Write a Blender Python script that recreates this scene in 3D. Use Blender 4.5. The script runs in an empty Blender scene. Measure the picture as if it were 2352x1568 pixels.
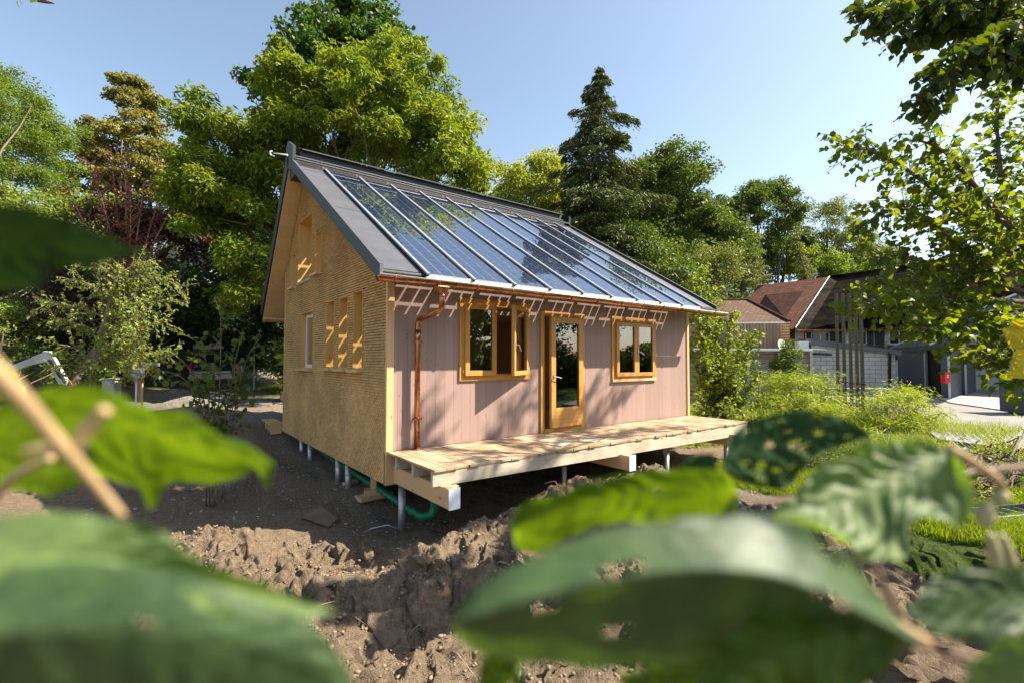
import bpy, math, random
import numpy as np
from mathutils import Vector, Matrix, noise as mnoise
R_ = math.radians
sc = bpy.context.scene
COL = sc.collection
random.seed(7)
rng = np.random.default_rng(11)

# ------------------------------------------------------------------ camera
C = np.array([-2.8603, -6.7671, 1.363]); YAW, PITCH, ROLL, FPX = .6527, .0361, .0023, 1104.0
F = np.array([math.sin(YAW)*math.cos(PITCH), math.cos(YAW)*math.cos(PITCH), math.sin(PITCH)])
R0 = np.array([math.cos(YAW), -math.sin(YAW), 0.]); U0 = np.cross(R0, F)
RV = R0*math.cos(ROLL)+U0*math.sin(ROLL); UV = -R0*math.sin(ROLL)+U0*math.cos(ROLL)
cd = bpy.data.cameras.new('camera'); cam = bpy.data.objects.new('camera', cd); COL.objects.link(cam); sc.camera = cam
cam.matrix_world = Matrix(((RV[0], UV[0], -F[0], C[0]), (RV[1], UV[1], -F[1], C[1]), (RV[2], UV[2], -F[2], C[2]), (0, 0, 0, 1)))
cd.sensor_width = 36; cd.lens = 36*FPX/2352; cd.clip_start = .02; cd.clip_end = 2000
cd.dof.use_dof = True; cd.dof.focus_distance = 9.0; cd.dof.aperture_fstop = 3.2
# ------------------------------------------------------------------ sky, sun, exposure
SUN = np.array([.80, -.60, 1.0]); SUN /= np.linalg.norm(SUN)
w = bpy.data.worlds.new('World'); sc.world = w; w.use_nodes = True
nt = w.node_tree; bg = nt.nodes['Background']; sky = nt.nodes.new('ShaderNodeTexSky'); sky.sky_type = 'NISHITA'; sky.sun_disc = False
sky.sun_elevation = math.asin(SUN[2]); sky.sun_rotation = math.atan2(SUN[0], SUN[1]); sky.air_density = 1.0; sky.dust_density = 1.8; sky.ozone_density = 1.2; sky.altitude = 400
hs = nt.nodes.new('ShaderNodeHueSaturation'); hs.inputs['Saturation'].default_value = .86; hs.inputs['Hue'].default_value = .492; nt.links.new(sky.outputs[0], hs.inputs['Color']); nt.links.new(hs.outputs[0], bg.inputs[0]); bg.inputs[1].default_value = .10
sl = bpy.data.lights.new('sun', 'SUN'); sl.energy = 5.0; sl.angle = R_(.53); sl.color = (1, .91, .76)
so = bpy.data.objects.new('sun', sl); COL.objects.link(so); so.rotation_euler = Vector(SUN).to_track_quat('Z', 'Y').to_euler(); so.location = (10, -10, 20)
sc.view_settings.view_transform = 'Standard'; sc.view_settings.look = 'None'; sc.view_settings.exposure = 1.4; sc.view_settings.gamma = 1
sc.render.engine = 'CYCLES'; sc.cycles.max_bounces = 7; sc.cycles.transparent_max_bounces = 12; sc.cycles.diffuse_bounces = 3; sc.cycles.glossy_bounces = 3
sc.cycles.transmission_bounces = 3; sc.cycles.caustics_reflective = False; sc.cycles.caustics_refractive = False; sc.cycles.sample_clamp_indirect = 6
sc.cycles.use_denoising = True

def P(u, v, d):                       # a point seen at pixel (u, v) of the 2352 px wide photo, d metres in front of the lens
    return C + d*(F + RV*(u-1176)/FPX - UV*(v-784)/FPX)

# ------------------------------------------------------------------ mesh helpers
class MB:
    def __init__(s, fr=None): s.v = []; s.f = []; s.m = []; s.fr = fr; s.mi = 0
    def add(s, vs, fs):
        o = len(s.v)
        for p in vs:
            p = np.asarray(p, float)
            if s.fr is not None: O, ex, ey = s.fr; p = O + ex*p[0] + ey*p[1] + np.array([0, 0, p[2]])
            s.v.append(p)
        for f in fs: s.f.append([o+i for i in f]); s.m.append(s.mi)
        return s
    def box(s, x0, x1, y0, y1, z0, z1):
        return s.add([(x0, y0, z0), (x1, y0, z0), (x1, y1, z0), (x0, y1, z0), (x0, y0, z1), (x1, y0, z1), (x1, y1, z1), (x0, y1, z1)],
                     [(0, 3, 2, 1), (4, 5, 6, 7), (0, 1, 5, 4), (1, 2, 6, 5), (2, 3, 7, 6), (3, 0, 4, 7)])
    def hexa(s, b, t):
        return s.add(list(b)+list(t), [(0, 3, 2, 1), (4, 5, 6, 7), (0, 1, 5, 4), (1, 2, 6, 5), (2, 3, 7, 6), (3, 0, 4, 7)])
    def prism_x(s, poly, x0, x1):      # poly of (y, z)
        n = len(poly)
        return s.add([(x0, y, z) for y, z in poly]+[(x1, y, z) for y, z in poly],
                     [tuple(range(n)), tuple(range(2*n-1, n-1, -1))]+[(i, i+n, (i+1) % n+n, (i+1) % n) for i in range(n)])
    def prism_y(s, poly, y0, y1):      # poly of (x, z)
        n = len(poly)
        return s.add([(x, y0, z) for x, z in poly]+[(x, y1, z) for x, z in poly],
                     [tuple(range(n)), tuple(range(2*n-1, n-1, -1))]+[(i, i+n, (i+1) % n+n, (i+1) % n) for i in range(n)])
    def prism_z(s, poly, z0, z1):
        n = len(poly)
        return s.add([(x, y, z0) for x, y in poly]+[(x, y, z1) for x, y in poly],
                     [tuple(range(n-1, -1, -1)), tuple(range(n, 2*n))]+[(i, (i+1) % n, (i+1) % n+n, i+n) for i in range(n)])
    def tube(s, path, rad, seg=8, cap=True):
        path = [np.asarray(p, float) for p in path]; n = len(path)
        if not hasattr(rad, '__len__'): rad = [rad]*n
        t0 = path[1]-path[0]; up = np.array([0, 0, 1.]) if abs(t0[2]) < .9*np.linalg.norm(t0) else np.array([1., 0, 0])
        vs = []
        for i, p in enumerate(path):
            t = path[min(i+1, n-1)]-path[max(i-1, 0)]; t = t/(np.linalg.norm(t)+1e-9)
            a = np.cross(t, up); a /= np.linalg.norm(a)+1e-9; b = np.cross(a, t); up = b
            for k in range(seg):
                an = 2*math.pi*k/seg; vs.append(p+rad[i]*(a*math.cos(an)+b*math.sin(an)))
        fs = [(i*seg+k, i*seg+(k+1) % seg, (i+1)*seg+(k+1) % seg, (i+1)*seg+k) for i in range(n-1) for k in range(seg)]
        if cap: fs += [tuple(range(seg-1, -1, -1)), tuple((n-1)*seg+k for k in range(seg))]
        return s.add(vs, fs)
    def obb(s, c, ax, ay, az, hx, hy, hz):
        c, ax, ay, az = [np.asarray(q, float) for q in (c, ax, ay, az)]
        vs = [c+ax*hx*i+ay*hy*j+az*hz*k for k in (-1, 1) for i, j in ((-1, -1), (1, -1), (1, 1), (-1, 1))]
        return s.add(vs, [(0, 3, 2, 1), (4, 5, 6, 7), (0, 1, 5, 4), (1, 2, 6, 5), (2, 3, 7, 6), (3, 0, 4, 7)])

def root_loc(p):
    while p is not None and p.parent is not None: p = p.parent
    return np.array(p.location) if p is not None else np.zeros(3)
def link_mesh(name, me, mats, parent):
    for m in (mats if isinstance(mats, (list, tuple)) else [mats]): me.materials.append(m)
    o = bpy.data.objects.new(name, me); COL.objects.link(o)
    if parent is not None: o.parent = parent
    return o
def build(mb, name, mats, parent=None, smooth=False, bevel=0, base=None):
    me = bpy.data.meshes.new(name)
    off = root_loc(parent) if parent is not None else (np.zeros(3) if base is None else np.asarray(base))
    v = np.array(mb.v)-off
    me.from_pydata(v.tolist(), [], mb.f); me.update()
    if len(set(mb.m)) > 1: me.polygons.foreach_set('material_index', mb.m)
    if smooth: me.polygons.foreach_set('use_smooth', [True]*len(me.polygons))
    o = link_mesh(name, me, mats, parent)
    if parent is None: o.location = off
    if bevel:
        b = o.modifiers.new('bevel', 'BEVEL'); b.width = bevel; b.segments = 2; b.limit_method = 'ANGLE'; b.angle_limit = R_(40)
    return o
def np_mesh(name, verts, faces, mats, parent=None, tint=None, smooth=False, mi=None, uv=None, base=None):
    off = root_loc(parent) if parent is not None else (np.zeros(3) if base is None else np.asarray(base))
    me = bpy.data.meshes.new(name); verts = np.asarray(verts, np.float32)-off.astype(np.float32); faces = np.asarray(faces, np.int32)
    me.vertices.add(len(verts)); me.vertices.foreach_set('co', verts.ravel())
    me.loops.add(faces.size); me.loops.foreach_set('vertex_index', faces.ravel())
    me.polygons.add(len(faces)); k = faces.shape[1]
    me.polygons.foreach_set('loop_start', np.arange(0, faces.size, k, dtype=np.int32))
    me.polygons.foreach_set('loop_total', np.full(len(faces), k, np.int32))
    if smooth: me.polygons.foreach_set('use_smooth', np.ones(len(faces), bool))
    if mi is not None: me.polygons.foreach_set('material_index', np.asarray(mi, np.int32))
    me.update(calc_edges=True)
    if tint is not None:
        a = me.attributes.new('tint', 'FLOAT', 'POINT'); a.data.foreach_set('value', np.asarray(tint, np.float32))
    if uv is not None:
        a = me.attributes.new('leafuv', 'FLOAT_VECTOR', 'POINT'); a.data.foreach_set('vector', np.asarray(uv, np.float32).ravel())
    o = link_mesh(name, me, mats, parent)
    if parent is None: o.location = off
    return o
def thing(name, label, cat, loc=(0, 0, 0), group=None):
    o = bpy.data.objects.new(name, None); COL.objects.link(o); o.location = tuple(float(q) for q in loc)
    o['label'] = label; o['category'] = cat; o.empty_display_size = .1
    if group: o['group'] = group
    return o
def tag(o, label, cat, group=None, kind=None):
    if label: o['label'] = label
    if cat: o['category'] = cat
    if group: o['group'] = group
    if kind: o['kind'] = kind
    return o
def copy_thing(o, loc, label):
    c = o.copy(); COL.objects.link(c); c.location = loc; c['label'] = label
    for ch in o.children:
        d = ch.copy(); COL.objects.link(d); d.parent = c
        for g in ch.children:
            e = g.copy(); COL.objects.link(e); e.parent = d
    return c

# ------------------------------------------------------------------ noise
def _h(ix, iy, s):
    n = (ix*374761393+iy*668265263+s*974634777).astype(np.int64); n = (n ^ (n >> 13))*1274126177; n = n ^ (n >> 16)
    return (n & 0xffffff)/float(0xffffff)
def vn(x, y, s=0):
    x = np.asarray(x, float); y = np.asarray(y, float); ix = np.floor(x).astype(np.int64); iy = np.floor(y).astype(np.int64); fx = x-ix; fy = y-iy
    fx = fx*fx*(3-2*fx); fy = fy*fy*(3-2*fy)
    return ((_h(ix, iy, s)*(1-fx)+_h(ix+1, iy, s)*fx)*(1-fy)+(_h(ix, iy+1, s)*(1-fx)+_h(ix+1, iy+1, s)*fx)*fy)*2-1
def fbm(x, y, o=4, s=0):
    r = 0; a = 1
    for k in range(o): r = r+a*vn(x*2**k+17.3*k, y*2**k-9.1*k, s+k); a *= .5
    return r
def smst(a, b, x): t = np.clip((x-a)/(b-a), 0, 1); return t*t*(3-2*t)

# ------------------------------------------------------------------ materials
def new_mat(name, col=(.5, .5, .5), rough=.6, metal=0, spec=.5):
    m = bpy.data.materials.new(name); m.use_nodes = True; b = m.node_tree.nodes['Principled BSDF']
    b.inputs['Base Color'].default_value = (*col, 1); b.inputs['Roughness'].default_value = rough; b.inputs['Metallic'].default_value = metal
    b.inputs['Specular IOR Level'].default_value = spec
    return m, m.node_tree, b
def nd(nt, t, **kw):
    n = nt.nodes.new(t)
    for k, v in kw.items():
        if k.startswith('i_'): n.inputs[int(k[2:])].default_value = v
        else: setattr(n, k, v)
    return n
def coords(nt, scale=(1, 1, 1), rot=(0, 0, 0)):
    tc = nd(nt, 'ShaderNodeTexCoord'); mp = nd(nt, 'ShaderNodeMapping'); mp.inputs['Scale'].default_value = scale; mp.inputs['Rotation'].default_value = rot
    nt.links.new(tc.outputs['Object'], mp.inputs[0]); return mp.outputs[0]
def tex_noise(nt, vec, scale, detail=4, rough=.55, dist=0):
    n = nd(nt, 'ShaderNodeTexNoise'); n.inputs['Scale'].default_value = scale; n.inputs['Detail'].default_value = detail
    n.inputs['Roughness'].default_value = rough; n.inputs['Distortion'].default_value = dist; nt.links.new(vec, n.inputs['Vector']); return n.outputs[0]
def ramp(nt, fac, stops):
    r = nd(nt, 'ShaderNodeValToRGB'); e = r.color_ramp.elements
    while len(e) < len(stops): e.new(.5)
    for k, (p, c) in enumerate(stops): e[k].position = p; e[k].color = (*c, 1) if len(c) == 3 else c
    nt.links.new(fac, r.inputs[0]); return r.outputs[0]
def mixc(nt, fac, a, b, mode='MIX'):
    m = nd(nt, 'ShaderNodeMix', data_type='RGBA', blend_type=mode)
    for sock, val in ((m.inputs[0], fac), (m.inputs[6], a), (m.inputs[7], b)):
        if isinstance(val, (int, float)): sock.default_value = val
        elif isinstance(val, (tuple, list)): sock.default_value = (*val, 1)
        else: nt.links.new(val, sock)
    return m.outputs[2]
def math_(nt, op, a, b=None, c=None):
    m = nd(nt, 'ShaderNodeMath', operation=op)
    for k, val in enumerate((a, b, c)):
        if val is None: continue
        if isinstance(val, (int, float)): m.inputs[k].default_value = val
        else: nt.links.new(val, m.inputs[k])
    return m.outputs[0]
def bump(nt, b, h, strength=.3, dist=.01):
    n = nd(nt, 'ShaderNodeBump'); n.inputs['Strength'].default_value = strength; n.inputs['Distance'].default_value = dist
    nt.links.new(h, n.inputs['Height']); nt.links.new(n.outputs[0], b.inputs['Normal'])
def rough_mat(name, c1, c2, scale=8, rough=.8, metal=0, bs=.3, bd=.01, spec=.4, detail=6):
    m, nt, b = new_mat(name, c1, rough, metal, spec); v = coords(nt); n = tex_noise(nt, v, scale, detail, .6)
    nt.links.new(ramp(nt, n, [(.3, c1), (.7, c2)]), b.inputs['Base Color']); n2 = tex_noise(nt, v, scale*6, 4, .6); bump(nt, b, n2, bs, bd); return m
def wood(name, c1, c2, axis=2, rough=.55, board=None, gap=(.05, .03, .02), knots=True, gapw=.03, spec=.4, bs=.15, vary=.25, ks=1.0, stain=0):
    """grain runs along axis; board=(axis, width) splits it into boards with thin dark joints"""
    m, nt, b = new_mat(name, c1, rough, 0, spec)
    sca = [14, 14, 14]; sca[axis] = .9; v = coords(nt, tuple(sca)); n = tex_noise(nt, v, 2.2, 6, .6, .6)
    col = ramp(nt, n, [(.3, c1), (.72, c2)])
    if knots:
        s2 = [5*ks, 5*ks, 5*ks]; s2[axis] = 2.2*ks; vo = nd(nt, 'ShaderNodeTexVoronoi'); vo.inputs['Scale'].default_value = 1.0; nt.links.new(coords(nt, tuple(s2)), vo.inputs['Vector'])
        k = ramp(nt, vo.outputs['Distance'], [(.05, (.35, .22, .13)), (.11, (1, 1, 1))]); col = mixc(nt, .8, col, k, 'MULTIPLY')
    if stain: col = mixc(nt, stain, col, ramp(nt, tex_noise(nt, coords(nt), 2.6, 7, .7), [(.38, (.45, .38, .30)), (.56, (1, 1, 1))]), 'MULTIPLY')
    if board:
        ax, wd = board; sep = nd(nt, 'ShaderNodeSeparateXYZ'); tc = nd(nt, 'ShaderNodeTexCoord'); nt.links.new(tc.outputs['Object'], sep.inputs[0])
        q = math_(nt, 'DIVIDE', sep.outputs[ax], wd); fl = math_(nt, 'FLOOR', q); fr = math_(nt, 'FRACT', q)
        wn = nd(nt, 'ShaderNodeTexWhiteNoise', noise_dimensions='1D'); nt.links.new(fl, wn.inputs['W'])
        br = math_(nt, 'MULTIPLY_ADD', wn.outputs['Value'], vary, 1-vary/2)
        cmb = nd(nt, 'ShaderNodeCombineColor'); [nt.links.new(br, cmb.inputs[i]) for i in range(3)]
        col = mixc(nt, 1.0, col, cmb.outputs[0], 'MULTIPLY')
        g = math_(nt, 'LESS_THAN', fr, gapw); col = mixc(nt, g, col, gap)
        hh = math_(nt, 'SUBTRACT', n, math_(nt, 'MULTIPLY', g, 3.0)); bump(nt, b, hh, bs, .004)
    else: bump(nt, b, n, bs, .003)
    nt.links.new(col, b.inputs['Base Color']); return m
def leaf_mat(name, ca, cb, trans=.38, rough=.5, tcol=None, spec=.35):
    m, nt, b = new_mat(name, ca, rough, 0, spec); out = nt.nodes['Material Output']
    at = nd(nt, 'ShaderNodeAttribute', attribute_name='tint'); col = mixc(nt, at.outputs['Fac'], ca, cb); nt.links.new(col, b.inputs['Base Color'])
    t = nd(nt, 'ShaderNodeBsdfTranslucent'); tc = mixc(nt, 1.0, col, tcol or (1.7, 1.6, .55), 'MULTIPLY'); nt.links.new(tc, t.inputs[0])
    mx = nd(nt, 'ShaderNodeMixShader'); mx.inputs[0].default_value = trans; nt.links.new(b.outputs[0], mx.inputs[1]); nt.links.new(t.outputs[0], mx.inputs[2]); nt.links.new(mx.outputs[0], out.inputs[0])
    return m
def glass_mat(name, tint=(.8, .85, .85), ior=1.5, boost=1.0, rough=0):
    m, nt, b = new_mat(name); out = nt.nodes['Material Output']; nt.nodes.remove(b)
    t = nd(nt, 'ShaderNodeBsdfTransparent'); t.inputs[0].default_value = (*tint, 1); g = nd(nt, 'ShaderNodeBsdfGlossy'); g.inputs['Roughness'].default_value = rough
    f = nd(nt, 'ShaderNodeFresnel'); f.inputs[0].default_value = ior; fac = math_(nt, 'MINIMUM', math_(nt, 'MULTIPLY', f.outputs[0], boost), .95)
    mx = nd(nt, 'ShaderNodeMixShader'); nt.links.new(fac, mx.inputs[0]); nt.links.new(t.outputs[0], mx.inputs[1]); nt.links.new(g.outputs[0], mx.inputs[2]); nt.links.new(mx.outputs[0], out.inputs[0]); return m

M = {}
M['lilac'] = wood('lilac_boards', (.315, .214, .184), (.355, .244, .21), 2, .6, (0, .16), gap=(.17, .115, .10), gapw=.03, bs=.2, vary=.17, ks=2.2)
M['larch'] = wood('larch_frame', (.50, .235, .055), (.60, .31, .09), 2, .42, knots=False)
M['pine'] = wood('pine_board', (.60, .38, .17), (.70, .48, .25), 2, .55)
M['pine_x'] = wood('pine_beam_long', (.46, .40, .30), (.58, .52, .41), 0, .6, stain=.4)
M['pine_y'] = wood('pine_beam_across', (.58, .37, .18), (.68, .46, .25), 1, .55)
M['soffit'] = wood('soffit_boards', (.52, .33, .15), (.64, .43, .22), 1, .5, (2, .24), vary=.10, gapw=.010, gap=(.4, .25, .12))
M['deck'] = wood('deck_boards', (.38, .27, .165), (.56, .42, .27), 1, .6, (0, .17), gap=(.10, .06, .03), gapw=.035, vary=.34, stain=.75)
M['reveal'] = wood('reveal_board', (.58, .33, .09), (.70, .44, .15), 2, .5)
M['board_in'] = wood('interior_wood', (.45, .32, .18), (.55, .4, .24), 2, .6)
M['gap_shade'] = rough_mat('shingle_gap_shade', (.05, .028, .012), (.07, .04, .018), 6, .9)  # dark brown wall colour, painted as the shadow between the shingles
def shingle_mat():
    m, nt, b = new_mat('wood_shingles', (.3, .18, .09), .7, 0, .25)
    at = nd(nt, 'ShaderNodeAttribute', attribute_name='tint'); v = coords(nt, (1, 1, 1)); n = tex_noise(nt, v, 1.1, 3)
    col = ramp(nt, at.outputs['Fac'], [(0, (.57, .355, .14)), (.5, (.66, .42, .18)), (1, (.74, .50, .23))])
    col = mixc(nt, 1.0, col, ramp(nt, n, [(.3, (.8, .78, .75)), (.7, (1.12, 1.08, 1.0))]), 'MULTIPLY')
    nt.links.new(col, b.inputs['Base Color']); return m
M['shingle'] = shingle_mat()
M['metal'] = rough_mat('grey_sheet_metal', (.115, .115, .13), (.15, .15, .165), 3, .42, .35, .05, .002)
M['metal_dark'] = rough_mat('dark_sheet_metal', (.045, .05, .055), (.06, .065, .07), 3, .45, .3, .05, .002)
M['black'] = rough_mat('black_profile', (.012, .012, .013), (.02, .02, .02), 5, .5, 0, .05, .002)
M['alu'] = rough_mat('aluminium', (.36, .38, .42), (.44, .46, .5), 5, .34, .35, .03, .001)
M['zinc'] = rough_mat('galvanised_steel', (.42, .43, .42), (.58, .59, .57), 20, .42, .7, .05, .001)
def copper():
    m, nt, b = new_mat('copper', (.8, .36, .18), .24, 1.0)
    v = coords(nt); n = tex_noise(nt, v, 6, 6, .6, 1); nt.links.new(ramp(nt, n, [(.3, (.24, .11, .06)), (.55, (.50, .22, .11)), (.75, (.66, .33, .19))]), b.inputs['Base Color'])
    nt.links.new(ramp(nt, tex_noise(nt, v, 14, 4), [(.3, (.18, .18, .18)), (.7, (.36, .36, .36))]), b.inputs['Roughness']); bump(nt, b, tex_noise(nt, v, 4, 3), .12, .02); return m
M['copper'] = copper()
M['cell'] = None
def cellm():
    m, nt, b = new_mat('solar_cell', (.02, .035, .085), .3, 0, .5); v = coords(nt); n = tex_noise(nt, v, 9, 5)
    nt.links.new(ramp(nt, n, [(.3, (.022, .042, .11)), (.7, (.042, .072, .165))]), b.inputs['Base Color']); return m
M['cell'] = cellm()
M['pvglass'] = glass_mat('panel_glass', (.97, .98, .98), 1.5, 1.7)
def backing():
    m, nt, b = new_mat('panel_backing'); out = nt.nodes['Material Output']; nt.nodes.remove(b)
    t = nd(nt, 'ShaderNodeBsdfTransparent'); t.inputs[0].default_value = (.95, .95, .95, 1); d = nd(nt, 'ShaderNodeBsdfDiffuse'); d.inputs[0].default_value = (.75, .8, .85, 1)
    mx = nd(nt, 'ShaderNodeMixShader'); mx.inputs[0].default_value = .24; nt.links.new(t.outputs[0], mx.inputs[1]); nt.links.new(d.outputs[0], mx.inputs[2]); nt.links.new(mx.outputs[0], out.inputs[0]); return m
M['backing'] = backing()
M['glass'] = glass_mat('window_glass', (.55, .58, .54), 1.5, 3.2)
M['cream'] = rough_mat('pale_flashing_and_highlight', (.66, .60, .50), (.74, .69, .6), 5, .4, .2, .05, .002)
M['white'] = rough_mat('white_plastic', (.72, .73, .72), (.8, .8, .8), 4, .4, 0, .05)
M['membrane'] = rough_mat('white_membrane', (.62, .66, .72), (.75, .78, .82), 7, .5, 0, .5, .01)
M['handle'] = rough_mat('brushed_steel', (.6, .58, .55), (.7, .69, .67), 30, .3, .9, .02)
M['greenpipe'] = rough_mat('green_plastic', (.005, .16, .07), (.01, .21, .095), 6, .35, 0, .03)
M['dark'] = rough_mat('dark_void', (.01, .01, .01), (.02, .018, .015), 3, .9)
M['plywood'] = rough_mat('muddy_board', (.16, .10, .07), (.24, .165, .12), 4, .85, 0, .4)
M['bark'] = rough_mat('bark', (.10, .075, .055), (.20, .16, .12), 9, .9, 0, .6, .03)
M['bark_pale'] = rough_mat('pale_bark', (.30, .23, .15), (.46, .37, .26), 9, .85, 0, .5, .02)
M['bark_red'] = rough_mat('reddish_twig', (.26, .13, .09), (.40, .24, .17), 12, .8, 0, .4, .01)

# ------------------------------------------------------------------ ground
CP = np.array([(-.3,.15,-1.25),(.3,.15,-1.3),(.15,2,-.97),(.15,3,-.92),(.15,4.5,-.87),(.15,5.3,-.8),(-1.9,.65,-1.15),(-.6,2,-1.07),(-2.7,2.8,-1.0),(-1.5,5,-.78),
 (-.5,7.5,-.5),(-2,10.4,-.2),(0,20,-.05),(3,20,-.05),(-4,9.8,-.2),(-6,14,0),(3,14,-.1),(3,3,-1.0),(6,3,-.95),(8.5,2,-.85),(10,0,-.7),(12.5,-1.3,-.38),(15.6,-3.5,-.38),(12.6,-5.1,-.37),(10,-5.2,-.42),(14,-9,-.37),
 (20,0,-.42),(20,10,-.42),(26,0,-.42),(26,-8,-.42),(26,-14,-.42),(35,-5,-.42),(45,0,-.42),(30,10,-.42),(20,-20,-.42),(8,-3,-.8),(5,-2.5,-.85),(3.5,-5.5,-.6),(2,-6,-.5),(0,-6.5,-.5),(-2.9,-6.8,-.45),(-4,-5,-.55),
 (-6,-3,-.5),(-5,1,-.85),(-8,4,-.3),(-12,10,.6),(-12,0,0),(-1.3,-3.2,-.95),(-.3,-.7,-1.15),(-.5,-3.8,-.85),(1.5,-4,-.75),(-2.5,-1,-1.05),(-2.8,-4,-.8),
 (-6,28,4.2),(-12,22,4.0),(0,32,5.0),(8,34,3.0),(16,36,1.5),(30,34,1),(45,20,0),(-20,15,3.2),(-9,18,2.0),(-3,24,1.6),(60,60,6),(0,70,14),(-60,60,16),(-60,0,6),(0,-60,0),(60,-60,0),(80,0,0),(0,-20,-.4),(10,-12,-.4)], float)
def base_h(x, y):
    num = 0; den = 0
    for px, py, pz in CP:
        d2 = (x-px)**2+(y-py)**2+.12; ww = d2**-1.9; num = num+ww*pz; den = den+ww
    return num/den
def worley(x, y, cell, s):
    X_ = x/cell; Y_ = y/cell; ix = np.floor(X_).astype(np.int64); iy = np.floor(Y_).astype(np.int64); m = np.full(np.shape(X_), 9.)
    for i in (-1, 0, 1):
        for j in (-1, 0, 1):
            qx = ix+i; qy = iy+j; r = .65+.7*_h(qx, qy, s+2); m = np.minimum(m, ((X_-qx-_h(qx, qy, s))**2+(Y_-qy-_h(qx, qy, s+1))**2)/r)
    return np.sqrt(np.maximum(0, 1-m*1.3))
def seg_d(x, y, a, b):
    ax, ay = a; bx, by = b; t = np.clip(((x-ax)*(bx-ax)+(y-ay)*(by-ay))/((bx-ax)**2+(by-ay)**2), 0, 1)
    return np.hypot(x-ax-t*(bx-ax), y-ay-t*(by-ay))
def mound_h(x, y):
    h = .46*np.exp(-(seg_d(x, y, (1.7, -2.15), (3.1, -2.3))/.65)**2)+.26*np.exp(-(seg_d(x, y, (.15, -2.15), (1.3, -2.2))/.5)**2)
    h = h+.20*np.exp(-(seg_d(x, y, (-2.6, .75), (-1.15, -.35))/.28)**2)
    h = h+.22*np.exp(-(seg_d(x, y, (.0, -2.6), (-1.6, -2.2))/.5)**2)
    h = h+.42*np.exp(-(seg_d(x, y, (-3.6, 10.6), (-1.9, 10.0))/.7)**2)+.25*np.exp(-(seg_d(x, y, (-1.9, 10.0), (.2, 8.9))/.6)**2)
    h = h-.5*np.exp(-(seg_d(x, y, (2.5, -5.3), (4.4, -6.5))/.22)**2)      # trench
    return h
def rough_mask(x, y):
    yb = np.interp(x, [-6, -3.2, -1.94, -.39, .3, 1.4, 3, 4.2], [1.0, 1.4, .75, -.7, -1.15, -1.2, -1.5, -1.7])
    return smst(.12, -.25, y-yb+.12*vn(x*3, y*3, 5))*smst(4.6, 3.6, x+.3*vn(x, y, 8))*smst(-9, -6, x)
def pit_flat(x, y): return 1-rough_mask(x, y)
def height(x, y):
    x = np.asarray(x, float); y = np.asarray(y, float); rm = rough_mask(x, y)
    h = base_h(x, y)+mound_h(x, y)+.05*fbm(x*.8, y*.8, 3, 3)*smst(25, 8, np.hypot(x, y))
    a = 1-np.abs(vn(x*2.6+.5*vn(x*2, y*2, 31), y*2.6, 21)); b = 1-np.abs(vn(x*6.5, y*6.5+.4*vn(x*5, y*5, 33), 22)); c = np.abs(vn(x*15, y*15, 23))
    wx = x+.03*vn(x*9, y*9, 51)+.012*vn(x*24, y*24, 53); wy = y+.03*vn(x*9, y*9, 52)+.012*vn(x*24, y*24, 54); am = .35+.65*smst(-.35, .25, vn(x*1.6, y*1.6, 55))
    h = h+rm*(.15*(a-.6)+.09*(b-.55)*(a+.3)+am*(.20*worley(wx, wy, .24, 60)+.13*worley(wx, wy, .11, 70)+.065*worley(wx, wy, .052, 80)-.14)+.012*vn(x*40, y*40, 24)-.06)
    h = h+(1-rm)*(.035*fbm(x*1.7, y*1.7, 2, 44)+.02*fbm(x*5, y*5, 4, 41))*smst(20, 10, np.hypot(x, y))
    return h
def graded(lo, hi, step, far, g=1.11):
    a = list(np.arange(lo, hi, step)); s = step; x = a[-1]
    while x < far: s = min(s*g, 14); x += s; a.append(x)
    s = step; x = lo; b = []
    while x > -far: s = min(s*g, 14); x -= s; b.append(x)
    return np.array(b[::-1]+a)
gx = graded(-3.7, 4.1, .017, 420); gy = graded(-5.6, .8, .017, 420)
X, Y = np.meshgrid(gx, gy); H = height(X, Y); rm = rough_mask(X, Y)
dx = rm*(.07*vn(X*7, Y*7, 61)+.025*vn(X*19, Y*19, 62)); dy = rm*(.07*vn(X*7, Y*7, 63)+.025*vn(X*19, Y*19, 64))
nx, ny = len(gx), len(gy); idx = np.arange(nx*ny).reshape(ny, nx)
gf = np.stack([idx[:-1, :-1], idx[:-1, 1:], idx[1:, 1:], idx[1:, :-1]], -1).reshape(-1, 4)
# surface kinds: 0 bare soil, 1 grass, 2 pale gravel
dist = np.hypot(X-2, Y)
driveway = smst(1.6, .9, seg_d(X, Y, (-7, 11.5), (9, 13.5))+.3*vn(X*1.3, Y*1.3, 71))
driveway = np.maximum(driveway, smst(2.2, 1.4, seg_d(X, Y, (-1.5, 13), (1.5, 24))+.4*vn(X, Y, 72)))
driveway = np.maximum(driveway, smst(.9, .4, seg_d(X, Y, (-3.6, 10.6), (.2, 9.1))))
grass = np.clip(2*smst(21, 23, Y)+smst(13.0, 14.5, Y)+smst(4.3, 5.4, X)*smst(-1.6, -2.6, Y)+smst(2.5, 2.9, X)*smst(-3.9, -4.4, Y)+smst(-4.2, -5.5, X)*smst(-3, 1, Y)+smst(9.2, 10.2, X), 0, 1)*np.maximum(np.maximum(smst(-.45, .05, vn(X*.7, Y*.7, 77)+.3*vn(X*3, Y*3, 78)), smst(21, 23, Y)), smst(2.6, 3.0, X)*smst(-3.9, -4.3, Y)*smst(.38, .5, seg_d(X, Y, (2.5, -5.3), (4.4, -6.5))))
gravel_r = .6*smst(2.6, 3.6, X)*smst(-1.2, -1.9, Y)*smst(6.5, 5.2, X)*smst(-4.9, -4.2, Y)
surf = np.clip(grass*(1-driveway)*(1-gravel_r), 0, 1)
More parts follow.
